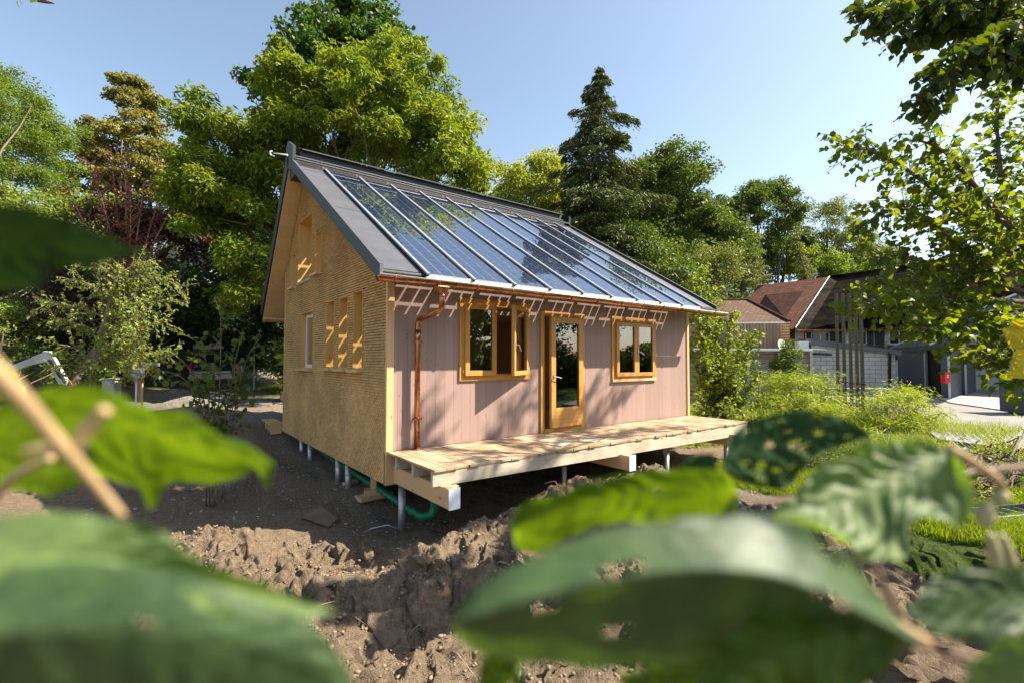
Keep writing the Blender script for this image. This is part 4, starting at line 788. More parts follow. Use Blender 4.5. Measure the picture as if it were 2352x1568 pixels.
# hornbeam left
b = P(213, 885, 12.5); b = np.array([b[0], b[1], gz(b[0], b[1])])
hb = [([b, *pl((218, 820, 12.5), (240, 740, 12.5), (262, 660, 12.4), (275, 610, 12.3))], .085, .03)]
for (u, v, d), ends in {(216, 830, 12.5): [(330, 790, 11.8), (120, 790, 12), (370, 850, 12)], (228, 780, 12.5): [(380, 740, 12), (120, 730, 12.6), (300, 770, 11.4)], (244, 730, 12.5): [(390, 690, 12.4), (90, 700, 12.2), (330, 700, 11.8)], (256, 690, 12.4): [(340, 620, 12.4), (150, 640, 12.4)], (268, 640, 12.4): [(350, 600, 12.6), (180, 600, 12), (430, 660, 12.8)], (214, 850, 12.5): [(100, 850, 12), (300, 860, 11.6), (400, 810, 12.6)]}.items():
    for e in ends: m_ = ((u+e[0])/2, (v+e[1])/2-12, (d+e[2])/2); hb.append((pl((u, v, d), m_, e), .028, .006))
twiggy('hornbeam_tree', 'small hornbeam with a pale bare trunk and yellow-green leaf tiers on the left', 'tree', (b[0], b[1]), hb, 70, M['lf_horn'], 'bark_horn', twig=.65, step=.05, leafL=.105, wr=.6, per=.05, shape='rhomb', twig_droop=.1, lr=.006)
# red smoke-tree like shrub with bare reddish stems
b = P(330, 800, 15); b = np.array([b[0], b[1], gz(b[0], b[1])]); rb = []
for e in ((205, 375, 15), (250, 350, 15), (285, 345, 15), (150, 430, 15), (330, 420, 15), (380, 400, 15.3), (410, 430, 15.3), (120, 520, 14.8), (300, 450, 14.6), (230, 440, 14.7)):
    m1 = (300+(e[0]-300)*.35, 620, 15); rb.append(([b, P(*m1), P(e[0]+(300-e[0])*.25, e[1]+70, e[2]), P(*e)], .035, .006))
twiggy('smoke_bush_tree', 'reddish leaved shrub tree with long bare red stems below the olive lime tree', 'tree', (b[0], b[1]), rb, 71, M['lf_red'], 'bark_red', twig=.6, step=.055, leafL=.095, wr=.6, per=.05, shape='rhomb', lr=.006, start=.25)
# sapling with round leaves in front of the car
b = P(500, 1000, 8); b = np.array([b[0], b[1], gz(b[0], b[1])]); sb_ = []
for e in ((395, 810, 8), (450, 780, 8.2), (505, 700, 8.4), (560, 760, 8.2), (600, 770, 8.5), (430, 880, 7.6), (570, 880, 7.8), (480, 830, 7.6), (380, 850, 8)): sb_.append(([b+np.array([random.uniform(-.2, .2), random.uniform(-.2, .2), -.1]), P((500+e[0])/2+4, (960+e[1])/2, 8), P(*e)], .013, .004))
twiggy('round_leaved_sapling', 'thin many-stemmed sapling with round dark leaves in front of the silver car', 'sapling', (b[0], b[1]), sb_, 72, M['lf_mid'], 'bark', twig=.42, step=.11, leafL=.11, wr=.85, per=.09, shape='broad', lr=.004, start=.3)
# pear-like shrub at the right of the house
b = P(1660, 1010, 13.6); b = np.array([b[0], b[1], gz(b[0], b[1])]); pb = []
for e in ((1590, 640, 13.5), (1600, 700, 13), (1640, 660, 13.8), (1680, 720, 13.4), (1730, 770, 13.4), (1745, 850, 13.2), (1620, 820, 12.6), (1690, 840, 12.6), (1600, 900, 12.5), (1740, 950, 12.8), (1680, 930, 12.2), (1620, 980, 12.2), (1580, 780, 13.2), (1610, 560+60, 13.8), (1720, 1010, 12.5), (1560, 1020, 12.2), (1470, 1075, 12), (1700, 790, 14)):
    pb.append(([b, P(1655+(e[0]-1655)*.4, (1000+e[1])/2+20, 13), P(*e)], .03, .007))
twiggy('pear_shrub', 'bright glossy leaved pear shrub growing at the far end of the deck', 'shrub', (b[0], b[1]), pb, 73, M['lf_bright'], 'bark', twig=.5, step=.028, leafL=.12, wr=.55, per=.055, shape='broad', lr=.005, start=.15, twig_droop=.35)
# feathery willow-like bushes
for k, (lob, lab) in enumerate((([(1830, 900, 13.5, 75, 45, .8), (1880, 950, 13, 60, 50, .8), (1790, 940, 13, 50, 50, .8), (1930, 980, 13, 60, 40, .7)], 'feathery yellow-green bush left of the tall steel poles'), ([(2060, 930, 12.5, 75, 45, .8), (2120, 990, 12, 60, 50, .8), (2040, 1000, 12, 60, 60, .8), (2090, 1060, 11.5, 90, 50, .8), (1990, 1040, 11.5, 60, 50, .8)], 'feathery yellow-green bush right of the tall steel poles'))):
    u, v, d = lob[1][:3]; b = P(u, 950, d); tree('willow_bush', lab, 'bush', lob, (b[0], b[1]), .13, .13, 15000, 110, .34, M['lf_bamboo'], bark='bark_pale', seed=80+k, tr=.02, group='feathery bushes by the poles', droop=.3, up=.4, limbs=40)
tree('low_shrub', 'small dark shrub against the weathered board fence', 'shrub', [(1800, 850, 17, 36, 40, .5), (1815, 810, 17, 18, 30, .4)], tuple(P(1800, 880, 17)[:2]), .08, .6, 3500, 40, .22, M['lf_mid'], seed=84, tr=.02, limbs=12)
tree('weedy_shrub', 'low dense green shrub under the feathery bush on the right', 'shrub', [(2150, 1080, 9, 90, 40, .6), (1900, 1080, 9.5, 110, 45, .7), (2260, 1110, 8, 80, 40, .5)], tuple(P(2100, 1100, 9)[:2]), .05, .5, 14000, 130, .2, M['lf_mid'], seed=85, tr=.015, limbs=16)
tree('yellow_weeds', 'thin yellow-green weeds in front of the asphalt on the right edge', 'weeds', [(2230, 1070, 8, 70, 60, .5), (2310, 1060, 7.5, 50, 70, .5), (2200, 1130, 7, 80, 40, .5)], tuple(P(2250, 1110, 7.6)[:2]), .04, .5, 4200, 80, .16, M['lf_yellow'], seed=86, tr=.008, limbs=30)
tree('bramble_patch', 'green leafy plants under the far end of the deck', 'plants', [(1480, 1060, 12.5, 90, 30, .5), (1600, 1060, 12, 80, 40, .6)], tuple(P(1540, 1080, 12.3)[:2]), .10, .5, 5000, 60, .26, M['lf_bright'], seed=87, tr=.01, limbs=14)
# banana-like plant by the back corner
b = P(655, 890, 17); t = thing('banana_plant', 'broad-leaved bright green plant peeping past the back corner of the gable', 'plant', (b[0], b[1], gz(b[0], b[1])))
r_ = np.random.default_rng(90); g0 = np.array([b[0], b[1], gz(b[0], b[1])]); mb = MB(); mb.tube([g0, g0+(0, 0, 1.0)], [.09, .05], 8); build(mb, 'stalk', M['bark_pale'], t, smooth=True)
c_ = g0+np.array([0, 0, 1.15])+r_.normal(size=(9, 3))*.3; v, f, k = leaves_np(c_, np.full(9, .95), .38, r_, .6, .2, out=unit(r_.normal(size=(9, 3))+[0, 0, .5]), shape='broad'); np_mesh('foliage', v, f, M['lf_bright'], t, tint=np.full(len(v), .5))

# lime tree overhanging from the right, near the camera
lb = []; b = np.array([6.6, -6.0, gz(6.6, -6.0)]); hub = P(2420, 700, 6.2)
lb.append(([b, (b+hub)/2+np.array([.1, .05, 0]), hub], .16, .11))
LIM = [[(2420, 700, 6.2), (2300, 560, 6.0), (2150, 440, 5.8), (2050, 370, 5.7), (1940, 330, 5.6)], [(2420, 700, 6.2), (2330, 660, 6.1), (2200, 560, 5.9), (2080, 480, 5.7), (1975, 520, 5.7)], [(2420, 700, 6.2), (2320, 500, 6.2), (2290, 300, 6.3), (2300, 160, 6.4)],
       [(2420, 700, 6.2), (2280, 690, 6), (2150, 680, 5.8), (2030, 700, 5.6), (1960, 690, 5.5)], [(2420, 700, 6.2), (2300, 740, 5.8), (2180, 760, 5.6), (2080, 745, 5.4)], [(2420, 700, 6.2), (2260, 640, 6), (2120, 600, 5.8), (2000, 590, 5.8)],
       [(2420, 700, 6.2), (2350, 560, 5.6), (2250, 440, 5.4), (2170, 350, 5.2), (2100, 320, 5.2)], [(2420, 700, 6.2), (2400, 450, 6.4), (2370, 250, 6.4)], [(2420, 700, 6.2), (2340, 780, 5.4), (2290, 830, 5.2), (2250, 800, 5.1)], [(2420, 700, 6.2), (2350, 620, 6.6), (2240, 520, 6.6), (2180, 480, 6.6)],
       [(2420, 700, 6.2), (2360, 800, 5.2), (2330, 880, 5.0)], [(2420, 700, 6.2), (2240, 720, 6.5), (2120, 700, 6.5), (2010, 640, 6.4)]]
for l in LIM: lb.append((pl(*l), .045, .008))
twiggy('linden_tree', 'lime tree with broad translucent leaves and its trunk outside the right edge', 'tree', (b[0], b[1]), lb, 100, M['lf_linden'], 'bark', twig=.55, step=.03, leafL=.095, wr=.85, per=.05, shape='broad', lr=.004, start=.30, twig_droop=.5)
up_ = []; hub = P(2500, -60, 4.6); b = np.array([5.0, -7.6, gz(5.0, -7.6)])
up_.append(([b, b+(0, 0, 2.5), hub], .15, .1))
for l in ([(2500, -60, 4.6), (2330, -20, 4.5), (2180, 10, 4.4), (2060, 20, 4.3), (1985, 40, 4.2)], [(2500, -60, 4.6), (2350, 60, 4.4), (2230, 130, 4.2), (2150, 190, 4.1), (2115, 235, 4.1)], [(2500, -60, 4.6), (2400, 60, 4.6), (2330, 130, 4.5), (2260, 150, 4.4)], [(2500, -60, 4.6), (2300, 40, 4.7), (2150, 70, 4.6), (2090, 80, 4.5)], [(2500, -60, 4.6), (2420, 120, 4.6), (2360, 160, 4.5)]): up_.append((pl(*l), .035, .007))
H2 = np.array([7.4, -5.8, 7.0]); XB = [([hub, (hub+H2)/2+np.array([.2, -.1, .2]), H2], .11, .07)]
for e in ((8.2, -5.6, 9.9), (10.2, -5.6, 10.1), (11.9, -5.6, 10.0), (12.8, -5.5, 9.7), (6.9, -5.3, 7.4), (8.2, -5.2, 7.5), (9.7, -5.4, 7.5), (11.0, -5.2, 7.4), (12.2, -5.6, 7.7), (7.2, -6.3, 8.2), (5.8, -6.6, 6.6), (6.4, -6.9, 7.8)):
    e = np.array(e); XB.append(([H2, H2+(e-H2)*.5+np.array([0, .1, .25]), e], .04, .008))
twiggy('overhanging_linden_tree', 'dark leafy boughs hanging into the upper right corner, nearest to the lens', 'tree', (b[0], b[1]), up_, 101, M['lf_linden_shaded'], 'bark', twig=.36, step=.012, leafL=.095, wr=.85, per=.05, shape='broad', lr=.004, start=.30, twig_droop=.7, extra=XB)
lf = []; hub = P(-140, -120, 4); b = np.array([-7.4, -4.6, gz(-7.4, -4.6)])
lf.append(([b, (b+hub)/2+(0, 0, .4), hub, P(20, -30, 3.8), P(85, -2, 3.8), P(125, 8, 3.8)], .1, .004))
twiggy('side_linden_tree', 'few leaf tips dipping into the upper left corner', 'tree', (b[0], b[1]), lf, 102, M['lf_linden'], 'bark', twig=.22, step=.22, leafL=.085, wr=.8, per=.07, shape='broad', lr=.003, start=.8, twig_droop=.6)
# dark twig in the right middle distance
b = P(2420, 1120, 3.0)
twiggy('dogwood_spray', 'dark green leafy twig reaching in from the right edge above the ground', 'branch', (b[0], b[1], b[2]), [(pl((2420, 1090, 3), (2320, 1060, 3), (2240, 1040, 3), (2175, 1030, 3)), .006, .003), (pl((2420, 1090, 3), (2300, 1085, 3.1), (2200, 1060, 3.1)), .005, .002)], 103, M['lf_mid'], 'bark', twig=.16, step=.07, leafL=.07, wr=.5, per=.05, lr=.002, start=.1)
# trees in front of the right side whose shadows fall on wall, deck and soil

# ------------------------------------------------------------------ buildings and yard on the right
def tile_mat(name, c1, c2, c3, bw=.22, rh=.3):
    m, nt, b = new_mat(name, c1, 1.0, 0, .05); tc = nd(nt, 'ShaderNodeTexCoord'); v = tc.outputs['UV']
    br = nd(nt, 'ShaderNodeTexBrick'); br.offset = .5; br.inputs['Scale'].default_value = 1; br.inputs['Brick Width'].default_value = bw; br.inputs['Row Height'].default_value = rh; br.inputs['Mortar Size'].default_value = .022; br.inputs['Mortar Smooth'].default_value = .4
    br.inputs['Color1'].default_value = (*c1, 1); br.inputs['Color2'].default_value = (*c2, 1); br.inputs['Mortar'].default_value = (*[q*.35 for q in c1], 1); nt.links.new(v, br.inputs['Vector'])
    n = nd(nt, 'ShaderNodeTexNoise'); n.inputs['Scale'].default_value = 1.4; n.inputs['Detail'].default_value = 6; nt.links.new(v, n.inputs['Vector'])
    col = mixc(nt, ramp(nt, n.outputs[0], [(.42, (0, 0, 0)), (.62, (1, 1, 1))]), br.outputs[0], c3); nt.links.new(col, b.inputs['Base Color'])
    sx = nd(nt, 'ShaderNodeSeparateXYZ'); nt.links.new(v, sx.inputs[0]); fr = math_(nt, 'FRACT', math_(nt, 'DIVIDE', sx.outputs[1], rh)); bump(nt, b, math_(nt, 'SUBTRACT', 1.0, fr), .9, .05); return m
M['tile_red'] = tile_mat('red_tiles', (.11, .047, .034), (.17, .078, .055), (.08, .045, .035))
M['tile_old'] = tile_mat('old_dark_tiles', (.010, .008, .006), (.02, .015, .011), (.034, .026, .016), .18, .2)
M['tile_brown'] = tile_mat('brown_tiles', (.13, .085, .062), (.17, .115, .085), (.11, .075, .06), .26, .3)
def block_mat():
    m, nt, b = new_mat('white_block_wall', (.5, .5, .48), .8, 0, .3); tc = nd(nt, 'ShaderNodeTexCoord'); br = nd(nt, 'ShaderNodeTexBrick'); br.inputs['Scale'].default_value = 1; br.inputs['Brick Width'].default_value = .5; br.inputs['Row Height'].default_value = .2
    br.inputs['Mortar Size'].default_value = .014; br.inputs['Color1'].default_value = (.46, .47, .46, 1); br.inputs['Color2'].default_value = (.54, .54, .52, 1); br.inputs['Mortar'].default_value = (.2, .2, .2, 1); nt.links.new(tc.outputs['UV'], br.inputs['Vector'])
    n = tex_noise(nt, tc.outputs['UV'], .9, 5); nt.links.new(mixc(nt, 1.0, br.outputs[0], ramp(nt, n, [(.3, (.85, .85, .84)), (.7, (1, 1, 1))]), 'MULTIPLY'), b.inputs['Base Color']); bump(nt, b, br.outputs['Fac'], -.5, .01); return m
M['block'] = block_mat()
def old_boards(name, c1, c2, horiz=False, wd=.16):
    m, nt, b = new_mat(name, c1, .85, 0, .2); tc = nd(nt, 'ShaderNodeTexCoord'); mp = nd(nt, 'ShaderNodeMapping'); mp.inputs['Scale'].default_value = (.6, 9, 1) if horiz else (9, .6, 1); nt.links.new(tc.outputs['UV'], mp.inputs[0])
    n = tex_noise(nt, mp.outputs[0], 1.5, 6, .65); sx = nd(nt, 'ShaderNodeSeparateXYZ'); nt.links.new(tc.outputs['UV'], sx.inputs[0]); q = math_(nt, 'DIVIDE', sx.outputs[1 if horiz else 0], wd)
    wn = nd(nt, 'ShaderNodeTexWhiteNoise', noise_dimensions='1D'); nt.links.new(math_(nt, 'FLOOR', q), wn.inputs['W']); col = ramp(nt, n, [(.3, c1), (.7, c2)])
    br = math_(nt, 'MULTIPLY_ADD', wn.outputs['Value'], .45, .75); cb = nd(nt, 'ShaderNodeCombineColor'); [nt.links.new(br, cb.inputs[i]) for i in range(3)]
    col = mixc(nt, 1.0, col, cb.outputs[0], 'MULTIPLY'); g = math_(nt, 'LESS_THAN', math_(nt, 'FRACT', q), .09); nt.links.new(mixc(nt, g, col, (.03, .02, .015)), b.inputs['Base Color']); return m
M['barn'] = old_boards('weathered_boards', (.17, .125, .085), (.34, .27, .19)); M['fence'] = old_boards('grey_fence_boards', (.20, .17, .15), (.36, .31, .27), True, .2); M['brownboard'] = old_boards('brown_boards', (.08, .04, .025), (.16, .09, .055))
M['plaster'] = rough_mat('white_plaster', (.62, .60, .56), (.72, .70, .66), 2, .9, 0, .1); M['greyrender'] = rough_mat('grey_render', (.085, .095, .115), (.10, .11, .13), 2, .85, 0, .1)
M['asphalt'] = rough_mat('asphalt', (.20, .185, .17), (.26, .245, .225), 1.5, .9, 0, .3, .004); M['concrete'] = rough_mat('pale_concrete', (.34, .33, .31), (.42, .41, .38), 1.2, .85, 0, .2, .004)
M['green_shutter'] = rough_mat('dark_green_shutter', (.012, .03, .02), (.02, .045, .03), 5, .5); M['darkglass'] = rough_mat('dark_window_glass', (.02, .025, .03), (.03, .035, .04), 2, .06, 0, 0, .01, .8)
M['red'] = rough_mat('signal_red', (.5, .008, .012), (.6, .012, .018), 3, .4); M['steelpost'] = rough_mat('bronze_steel', (.11, .10, .075), (.16, .145, .11), 6, .45, .5, .05); M['carpaint'] = rough_mat('silver_paint', (.52, .51, .48), (.56, .55, .52), 3, .25, .25, 0)
M['lamp_red'] = rough_mat('tail_lamp_red', (.45, .01, .01), (.6, .02, .02), 8, .15, 0, 0, .01, .8); M['tyre'] = rough_mat('rubber', (.015, .015, .015), (.025, .025, .025), 9, .8); M['blue'] = rough_mat('blue_fabric', (.02, .05, .14), (.03, .08, .2), 6, .8)
M['digwhite'] = rough_mat('excavator_white', (.5, .5, .47), (.62, .61, .58), 4, .4, 0, .1); M['yellowlab'] = rough_mat('yellow_sticker', (.6, .35, .02), (.65, .4, .03), 4, .5)

def face_obj(name, pts, mat, parent, thick=.12, back=None, scale=1):
    """a slab: pts is a planar outline (world), extruded along back; UV in metres"""
    pts = [np.asarray(p, float) for p in pts]; n = len(pts); ex = unit(pts[1]-pts[0]); nr = unit(np.cross(pts[1]-pts[0], pts[-1]-pts[0])); ey = np.cross(nr, ex)
    bk = np.asarray(back if back is not None else -nr*thick, float); mb = MB(); mb.add(pts+[p+bk for p in pts], [tuple(range(n)), tuple(range(2*n-1, n-1, -1))]+[(i, i+n, (i+1) % n+n, (i+1) % n) for i in range(n)])
    o = build(mb, name, mat, parent); me = o.data; uvl = me.uv_layers.new(name='UVMap'); off = root_loc(parent) if parent is not None else np.array(o.location)
    for lp in me.loops: q = np.array(me.vertices[lp.vertex_index].co)+off-pts[0]; uvl.data[lp.index].uv = (q@ex*scale, q@ey*scale)
    return o
GZ_ = -.40
def atz(u, z, d): p = P(u, 784, d); return np.array([p[0], p[1], z])
def quad(a, b, z0, z1, z1b=None): z1b = z1 if z1b is None else z1b; return [(a[0], a[1], z0), (b[0], b[1], z0), (b[0], b[1], z1b), (a[0], a[1], z1)]
# yard
def sheet(name, pts, z, mat, th=.1):
    mb = MB(); mb.prism_z([(p[0], p[1]) for p in pts], z-th, z); o = build(mb, name, mat); o['kind'] = 'structure'; return o
sheet('asphalt_road', [atz(2500, 0, 8.6), atz(2330, 0, 9.3), atz(2150, 0, 10.5), atz(2090, 0, 14), atz(2000, 0, 18), atz(1830, 0, 24.5), atz(1830, 0, 60), atz(2900, 0, 90), atz(3600, 0, 14)], -.345, M['asphalt'], .3)
sheet('concrete_forecourt', [atz(2180, 0, 19.0), atz(2135, 0, 22.5), atz(2100, 0, 26), atz(2100, 0, 48), atz(2700, 0, 60), atz(2900, 0, 13.5), atz(2352, 0, 15.2)], -.30, M['concrete'], .2)
mb = MB(); q = atz(2195, -.341, 12.9); mb.tube([q-(0, 0, .02), q+(0, 0, .004)], .42, 24); tag(build(mb, 'manhole_cover', M['plywood'], base=q), 'round iron manhole cover set in the asphalt', 'manhole cover')
# board shed
e1, e2 = P(1560, 731, 26), P(1813, 741, 25); e1[2] = e2[2] = 3.30; r1, r2 = P(1560, 682, 30), P(1717, 690, 30); r1[2] = r2[2] = 5.05
sh = thing('board_shed', 'weathered board shed with a brown tiled hipped roof behind the pear shrub', 'shed', (e2[0], e2[1], GZ_))
face_obj('wall', quad(P(1560, 0, 26.4), P(1800, 0, 25.5), GZ_-.2, 3.25), M['barn'], sh, .2); q1 = P(1800, 0, 25.5); face_obj('wall', quad(q1, q1+F*[1, 1, 0]*6+R0*1.0, GZ_-.2, 3.25), M['barn'], sh, .2)
face_obj('roof', [e1, e2, r2, r1], M['tile_brown'], sh, .14); e3 = e2+(unit(F*[1, 1, 0])*9); face_obj('roof', [e2, e3, r2+unit(F*[1, 1, 0])*.2, r2], M['tile_brown'], sh, .14)
mb = MB(); mb.tube([r1+(0, 0, .03), r2+(0, 0, .03)], .09, 8); mb.tube([r2+(0, 0, .03), e2+(0, 0, .05)], .09, 8); build(mb, 'ridge_tiles', M['tile_brown'], sh); mb = MB(); mb.tube([e1-(0, 0, .07), e2-(0, 0, .07)], .07, 8); build(mb, 'gutter', M['zinc'], sh)
qa, qb = P(1778, 0, 25.45), P(1797, 0, 25.42)
mb = MB()
for k in range(9): z = 1.95+k*.14; mb.add([np.array([qa[0], qa[1], z])-F*.05, np.array([qb[0], qb[1], z])-F*.05, np.array([qb[0], qb[1], z+.07])-F*.12, np.array([qa[0], qa[1], z+.07])-F*.12], [(0, 1, 2, 3)])
build(mb, 'louvre', M['pine'], sh)
# farmhouse
E1, E2 = P(1827, 756, 31), P(2030, 747, 28.8); E1[2] = E2[2] = 3.33; ed = unit(E2-E1); E3 = E1+ed*24
ra, rb_, rc = P(1741, 655, 40.7), P(1905, 635, 36.4), P(2094, 607, 31.7); zr = 7.6; ra[2] = rb_[2] = rc[2] = zr; rd = rb_+unit(rc-rb_)*24; EA = P(1668, 742, 36.5); EA[2] = 3.33
fh = thing('farmhouse', 'long white farmhouse under a big roof, half new red tiles and half old dark tiles', 'house', (E1[0], E1[1], GZ_)); back = unit(np.cross([0, 0, 1.], ed)); back = back if back@F > 0 else -back
face_obj('red_tile_roof', [EA, E1, rb_, ra], M['tile_red'], fh, .2); face_obj('dark_tile_roof', [E1, E3, rd, rb_], M['tile_old'], fh, .2)
face_obj('roof', [E1+back*14, E3+back*14, rd, rb_], M['tile_old'], fh, .1)
wa, wb_, wc = E1+back*.9-ed*.0, E3+back*.9, EA+back*.9; face_obj('wall', quad(wa, wb_, GZ_, 3.6), M['plaster'], fh, .3); face_obj('wall', quad(wc, wa, GZ_, 3.6), M['brownboard'], fh, .3); face_obj('timber_band', quad(wa-back*.06, wb_-back*.06, 1.35, 2.25), M['brownboard'], fh, .05)
mb = MB(); mb.tube([E1-(0, 0, .12)-back*.05, E3-(0, 0, .12)-back*.05], .08, 8); mb.tube([wa-back*.1+ed*.6+(0, 0, -.2), wa-back*.1+ed*.6-(0, 0, 3)], .05, 8); build(mb, 'gutter', M['copper'], fh)
mb = MB(); mb.tube([rb_+(0, 0, .05)-(rb_-E1)*.0, E1+(0, 0, .08)], .035, 6); build(mb, 'valley_strip', M['zinc'], fh)
face_obj('eave_soffit', [E1+(0, 0, -.12), E3+(0, 0, -.12), E3+back*.95+(0, 0, -.05), E1+back*.95+(0, 0, -.05)], M['brownboard'], fh, .03)
def win(parent, c, ex, w, h, frame, glass, out, nm='window', mull=True):
    c = np.asarray(c, float); z = np.array([0, 0, 1.]); mb = MB(); t = .06
    for dx_, dz_, hx_, hz_ in ((-w/2, 0, t/2, h/2), (w/2, 0, t/2, h/2), (0, h/2, w/2, t/2), (0, -h/2, w/2, t/2))+(((0, 0, t/2, h/2),) if mull else ()): mb.obb(c+ex*dx_+z*dz_+out*.05, ex, z, out, hx_, hz_, .04)
    o = build(mb, nm, frame, parent); mb = MB(); mb.obb(c+out*.02, ex, z, out, w/2, h/2, .012); build(mb, 'pane', glass, o); return o
def onwall(u, A, B):                    # where the sight line of column u meets the vertical plane through A, B
    dr = P(u, 784, 1)-C; n = np.cross(B-A, [0, 0, 1.]); t = ((A-C)@n)/(dr@n); q = C+dr*t; return q
for u in (1884, 1968, 2065): q = onwall(u, wa, wb_); win(fh, (q[0], q[1], 2.72), ed, .95, .78, M['white'], M['darkglass'], -back)
for u in (1857, 1908, 1927, 1995, 2020, 2096):
    q = onwall(u, wa, wb_); mb = MB(); mb.obb(np.array([q[0], q[1], 2.70])-back*.06, ed, (0, 0, 1), back, .24, .42, .02)
    for k in range(9): mb.obb(np.array([q[0], q[1], 2.35+k*.088])-back*.09, ed, (0, 0, 1), back, .2, .012, .012)
    build(mb, 'shutter', M['green_shutter'], fh)
for s in (.34, .42): c = E1+ed*(4.3 if s == .34 else 7.2)+(rb_-E1)*.50; mb = MB(); nrm = unit(np.cross(ed, rb_-E1)); nrm = nrm if nrm[2] > 0 else -nrm; mb.obb(c+nrm*.05, ed, unit(rb_-E1-ed*((rb_-E1)@ed)), nrm, .38, .5, .05); o = build(mb, 'skylight', M['zinc'], fh); mb = MB(); mb.obb(c+nrm*.105, ed, unit(rb_-E1-ed*((rb_-E1)@ed)), nrm, .32, .44, .005); build(mb, 'pane', M['darkglass'], o)
# weathered board wall with flat roof edge
fa, fb = P(1560, 0, 21.5), P(1842, 0, 21.8); fw = thing('board_fence', 'long grey weathered board wall with a white flat roof edge', 'fence', (fa[0], fa[1], GZ_)); face_obj('boards', quad(fa, fb, -1.0, 1.72), M['fence'], fw, .12)
mb = MB()
for k in range(5): q = fa+(fb-fa)*(k/4.0); mb.obb((q[0], q[1], .4)-F*.1, R0, (0, 0, 1), F, .05, 1.32, .05)
build(mb, 'fence_posts', M['zinc'], fw); face_obj('roof_edge', quad(fa-F*.3, fb-F*.3, 1.74, 1.84), M['white'], fw, 3.2, back=unit(F*[1, 1, 0])*3)
# white block garage
ga, gb = P(1842, 0, 24.6), P(2034, 0, 23.4); gdir = unit((gb-ga)*[1, 1, 0]); gback = unit(F*[1, 1, 0]); gt = thing('block_garage', 'white block garage with a sloping flat grey roof edge and exposed pipes', 'garage', (ga[0], ga[1], GZ_))
face_obj('wall', quad(ga, gb, GZ_-.1, 2.18, 1.60), M['block'], gt, .3); face_obj('wall', quad(ga+gback*7, ga, GZ_-.1, 2.18), M['block'], gt, .3)
ra1 = ga-gback*.15-gdir*.2; rb1 = gb-gback*.15+gdir*.15
mb = MB(); mb.hexa([(ra1[0], ra1[1], 2.15), (rb1[0], rb1[1], 1.56), tuple((rb1+gback*8)[:2])+(1.56,), tuple((ra1+gback*8)[:2])+(2.15,)], [(ra1[0], ra1[1], 2.42), (rb1[0], rb1[1], 1.80), tuple((rb1+gback*8)[:2])+(1.80,), tuple((ra1+gback*8)[:2])+(2.42,)]); build(mb, 'roof', M['metal'], gt)
def wp(u, v, A, B, out=.08): q = onwall(u, A, B); d = (q-C)@F; r3 = P(u, v, d); return r3-gback*out
mb = MB(); mb.tube([wp(1858, 792, ga, gb), wp(1857, 800, ga, gb), wp(1860, 812, ga, gb), wp(1908, 814, ga, gb)], .045, 8); build(mb, 'black_pipe', M['black'], gt, smooth=True)
mb = MB(); mb.tube([wp(1861, 801, ga, gb), wp(1897, 803, ga, gb)], .05, 8); build(mb, 'white_pipe', M['white'], gt, smooth=True)
mb = MB(); mb.tube([wp(2036, 806, ga, gb), wp(2037, 815, ga, gb, .2), wp(2040, 822, ga, gb, .1), wp(2040, 900, ga, gb, .1)], .06, 8); build(mb, 'downpipe', M['black'], gt, smooth=True)
for u, v in ((1872, 858), (1890, 858)): q = wp(u, v, ga, gb, .15); mb = MB(); mb.obb(q, gdir, (0, 0, 1), gback, .16, .05, .12); build(mb, 'wall_box', M['zinc'], gt)
q = wp(1833, 795, ga, gb, .3); mb = MB(); mb.obb(q, gdir, (0, 0, 1), gback, .2, .24, .2); tag(build(mb, 'vent_unit', M['white'], base=q), 'white boxy air unit at the left end of the block garage', 'air unit')
# satellite dish
q = P(1794, 793, 21.3); t = thing('satellite_dish', 'white satellite dish on the flat roof beside the dark shrub', 'dish', q-(0, 0, .35)); vs = []; ax = unit(np.array([-.35, -.9, .25])); a1 = unit(np.cross(ax, [0, 0, 1.])); a2 = np.cross(a1, ax); fs = []
for i in range(6):
    for k in range(24): r_2 = i/5*.27; vs.append(q+a1*math.cos(k*math.pi/12)*r_2*.8+a2*math.sin(k*math.pi/12)*r_2+ax*(r_2*r_2*.9))
for i in range(5):
    for k in range(24): fs.append((i*24+k, i*24+(k+1) % 24, (i+1)*24+(k+1) % 24, (i+1)*24+k))
mb = MB(); mb.add(vs, fs); build(mb, 'reflector', M['white'], t, smooth=True); mb = MB(); mb.tube([q-(0, 0, .42)-ax*.1, q-ax*.1, q], .02, 6); mb.tube([q-a2*.26, q+ax*.35], .012, 6); mb.obb(q+ax*.37, ax, a1, a2, .05, .025, .025); build(mb, 'mast', M['zinc'], t)
# grey carport with portal fins
cp = thing('grey_carport', 'dark grey rendered building with open portal fins and a sloping canopy', 'building', atz(2102, GZ_, 23.6)); ca, cb2 = P(2040, 0, 25.2), P(2102, 0, 23.4)
face_obj('wall', [(ca[0], ca[1], -.5), (cb2[0], cb2[1], -.5), (cb2[0], cb2[1], 2.75), (ca[0], ca[1], 1.95)], M['greyrender'], cp, .3)
fins = [(P(2152, 0, 21.8), P(2186, 0, 24.2), 2.0), (P(2189, 0, 23.8), P(2213, 0, 26.2), 2.05)]
for a, b2, zt in fins: face_obj('wall', quad(a, b2, -.5, zt, zt), M['greyrender'], cp, .25); mb = MB(); mb.obb((a[0], a[1], (zt-.4)/2)-F*.02, R0, (0, 0, 1), F, .05, (zt+.42)/2, .02); build(mb, 'edge_trim', M['alu'], cp)
mb = MB(); mb.obb((cb2[0], cb2[1], .7), R0, (0, 0, 1), F, .05, 1.1, .05); build(mb, 'edge_trim', M['alu'], cp)
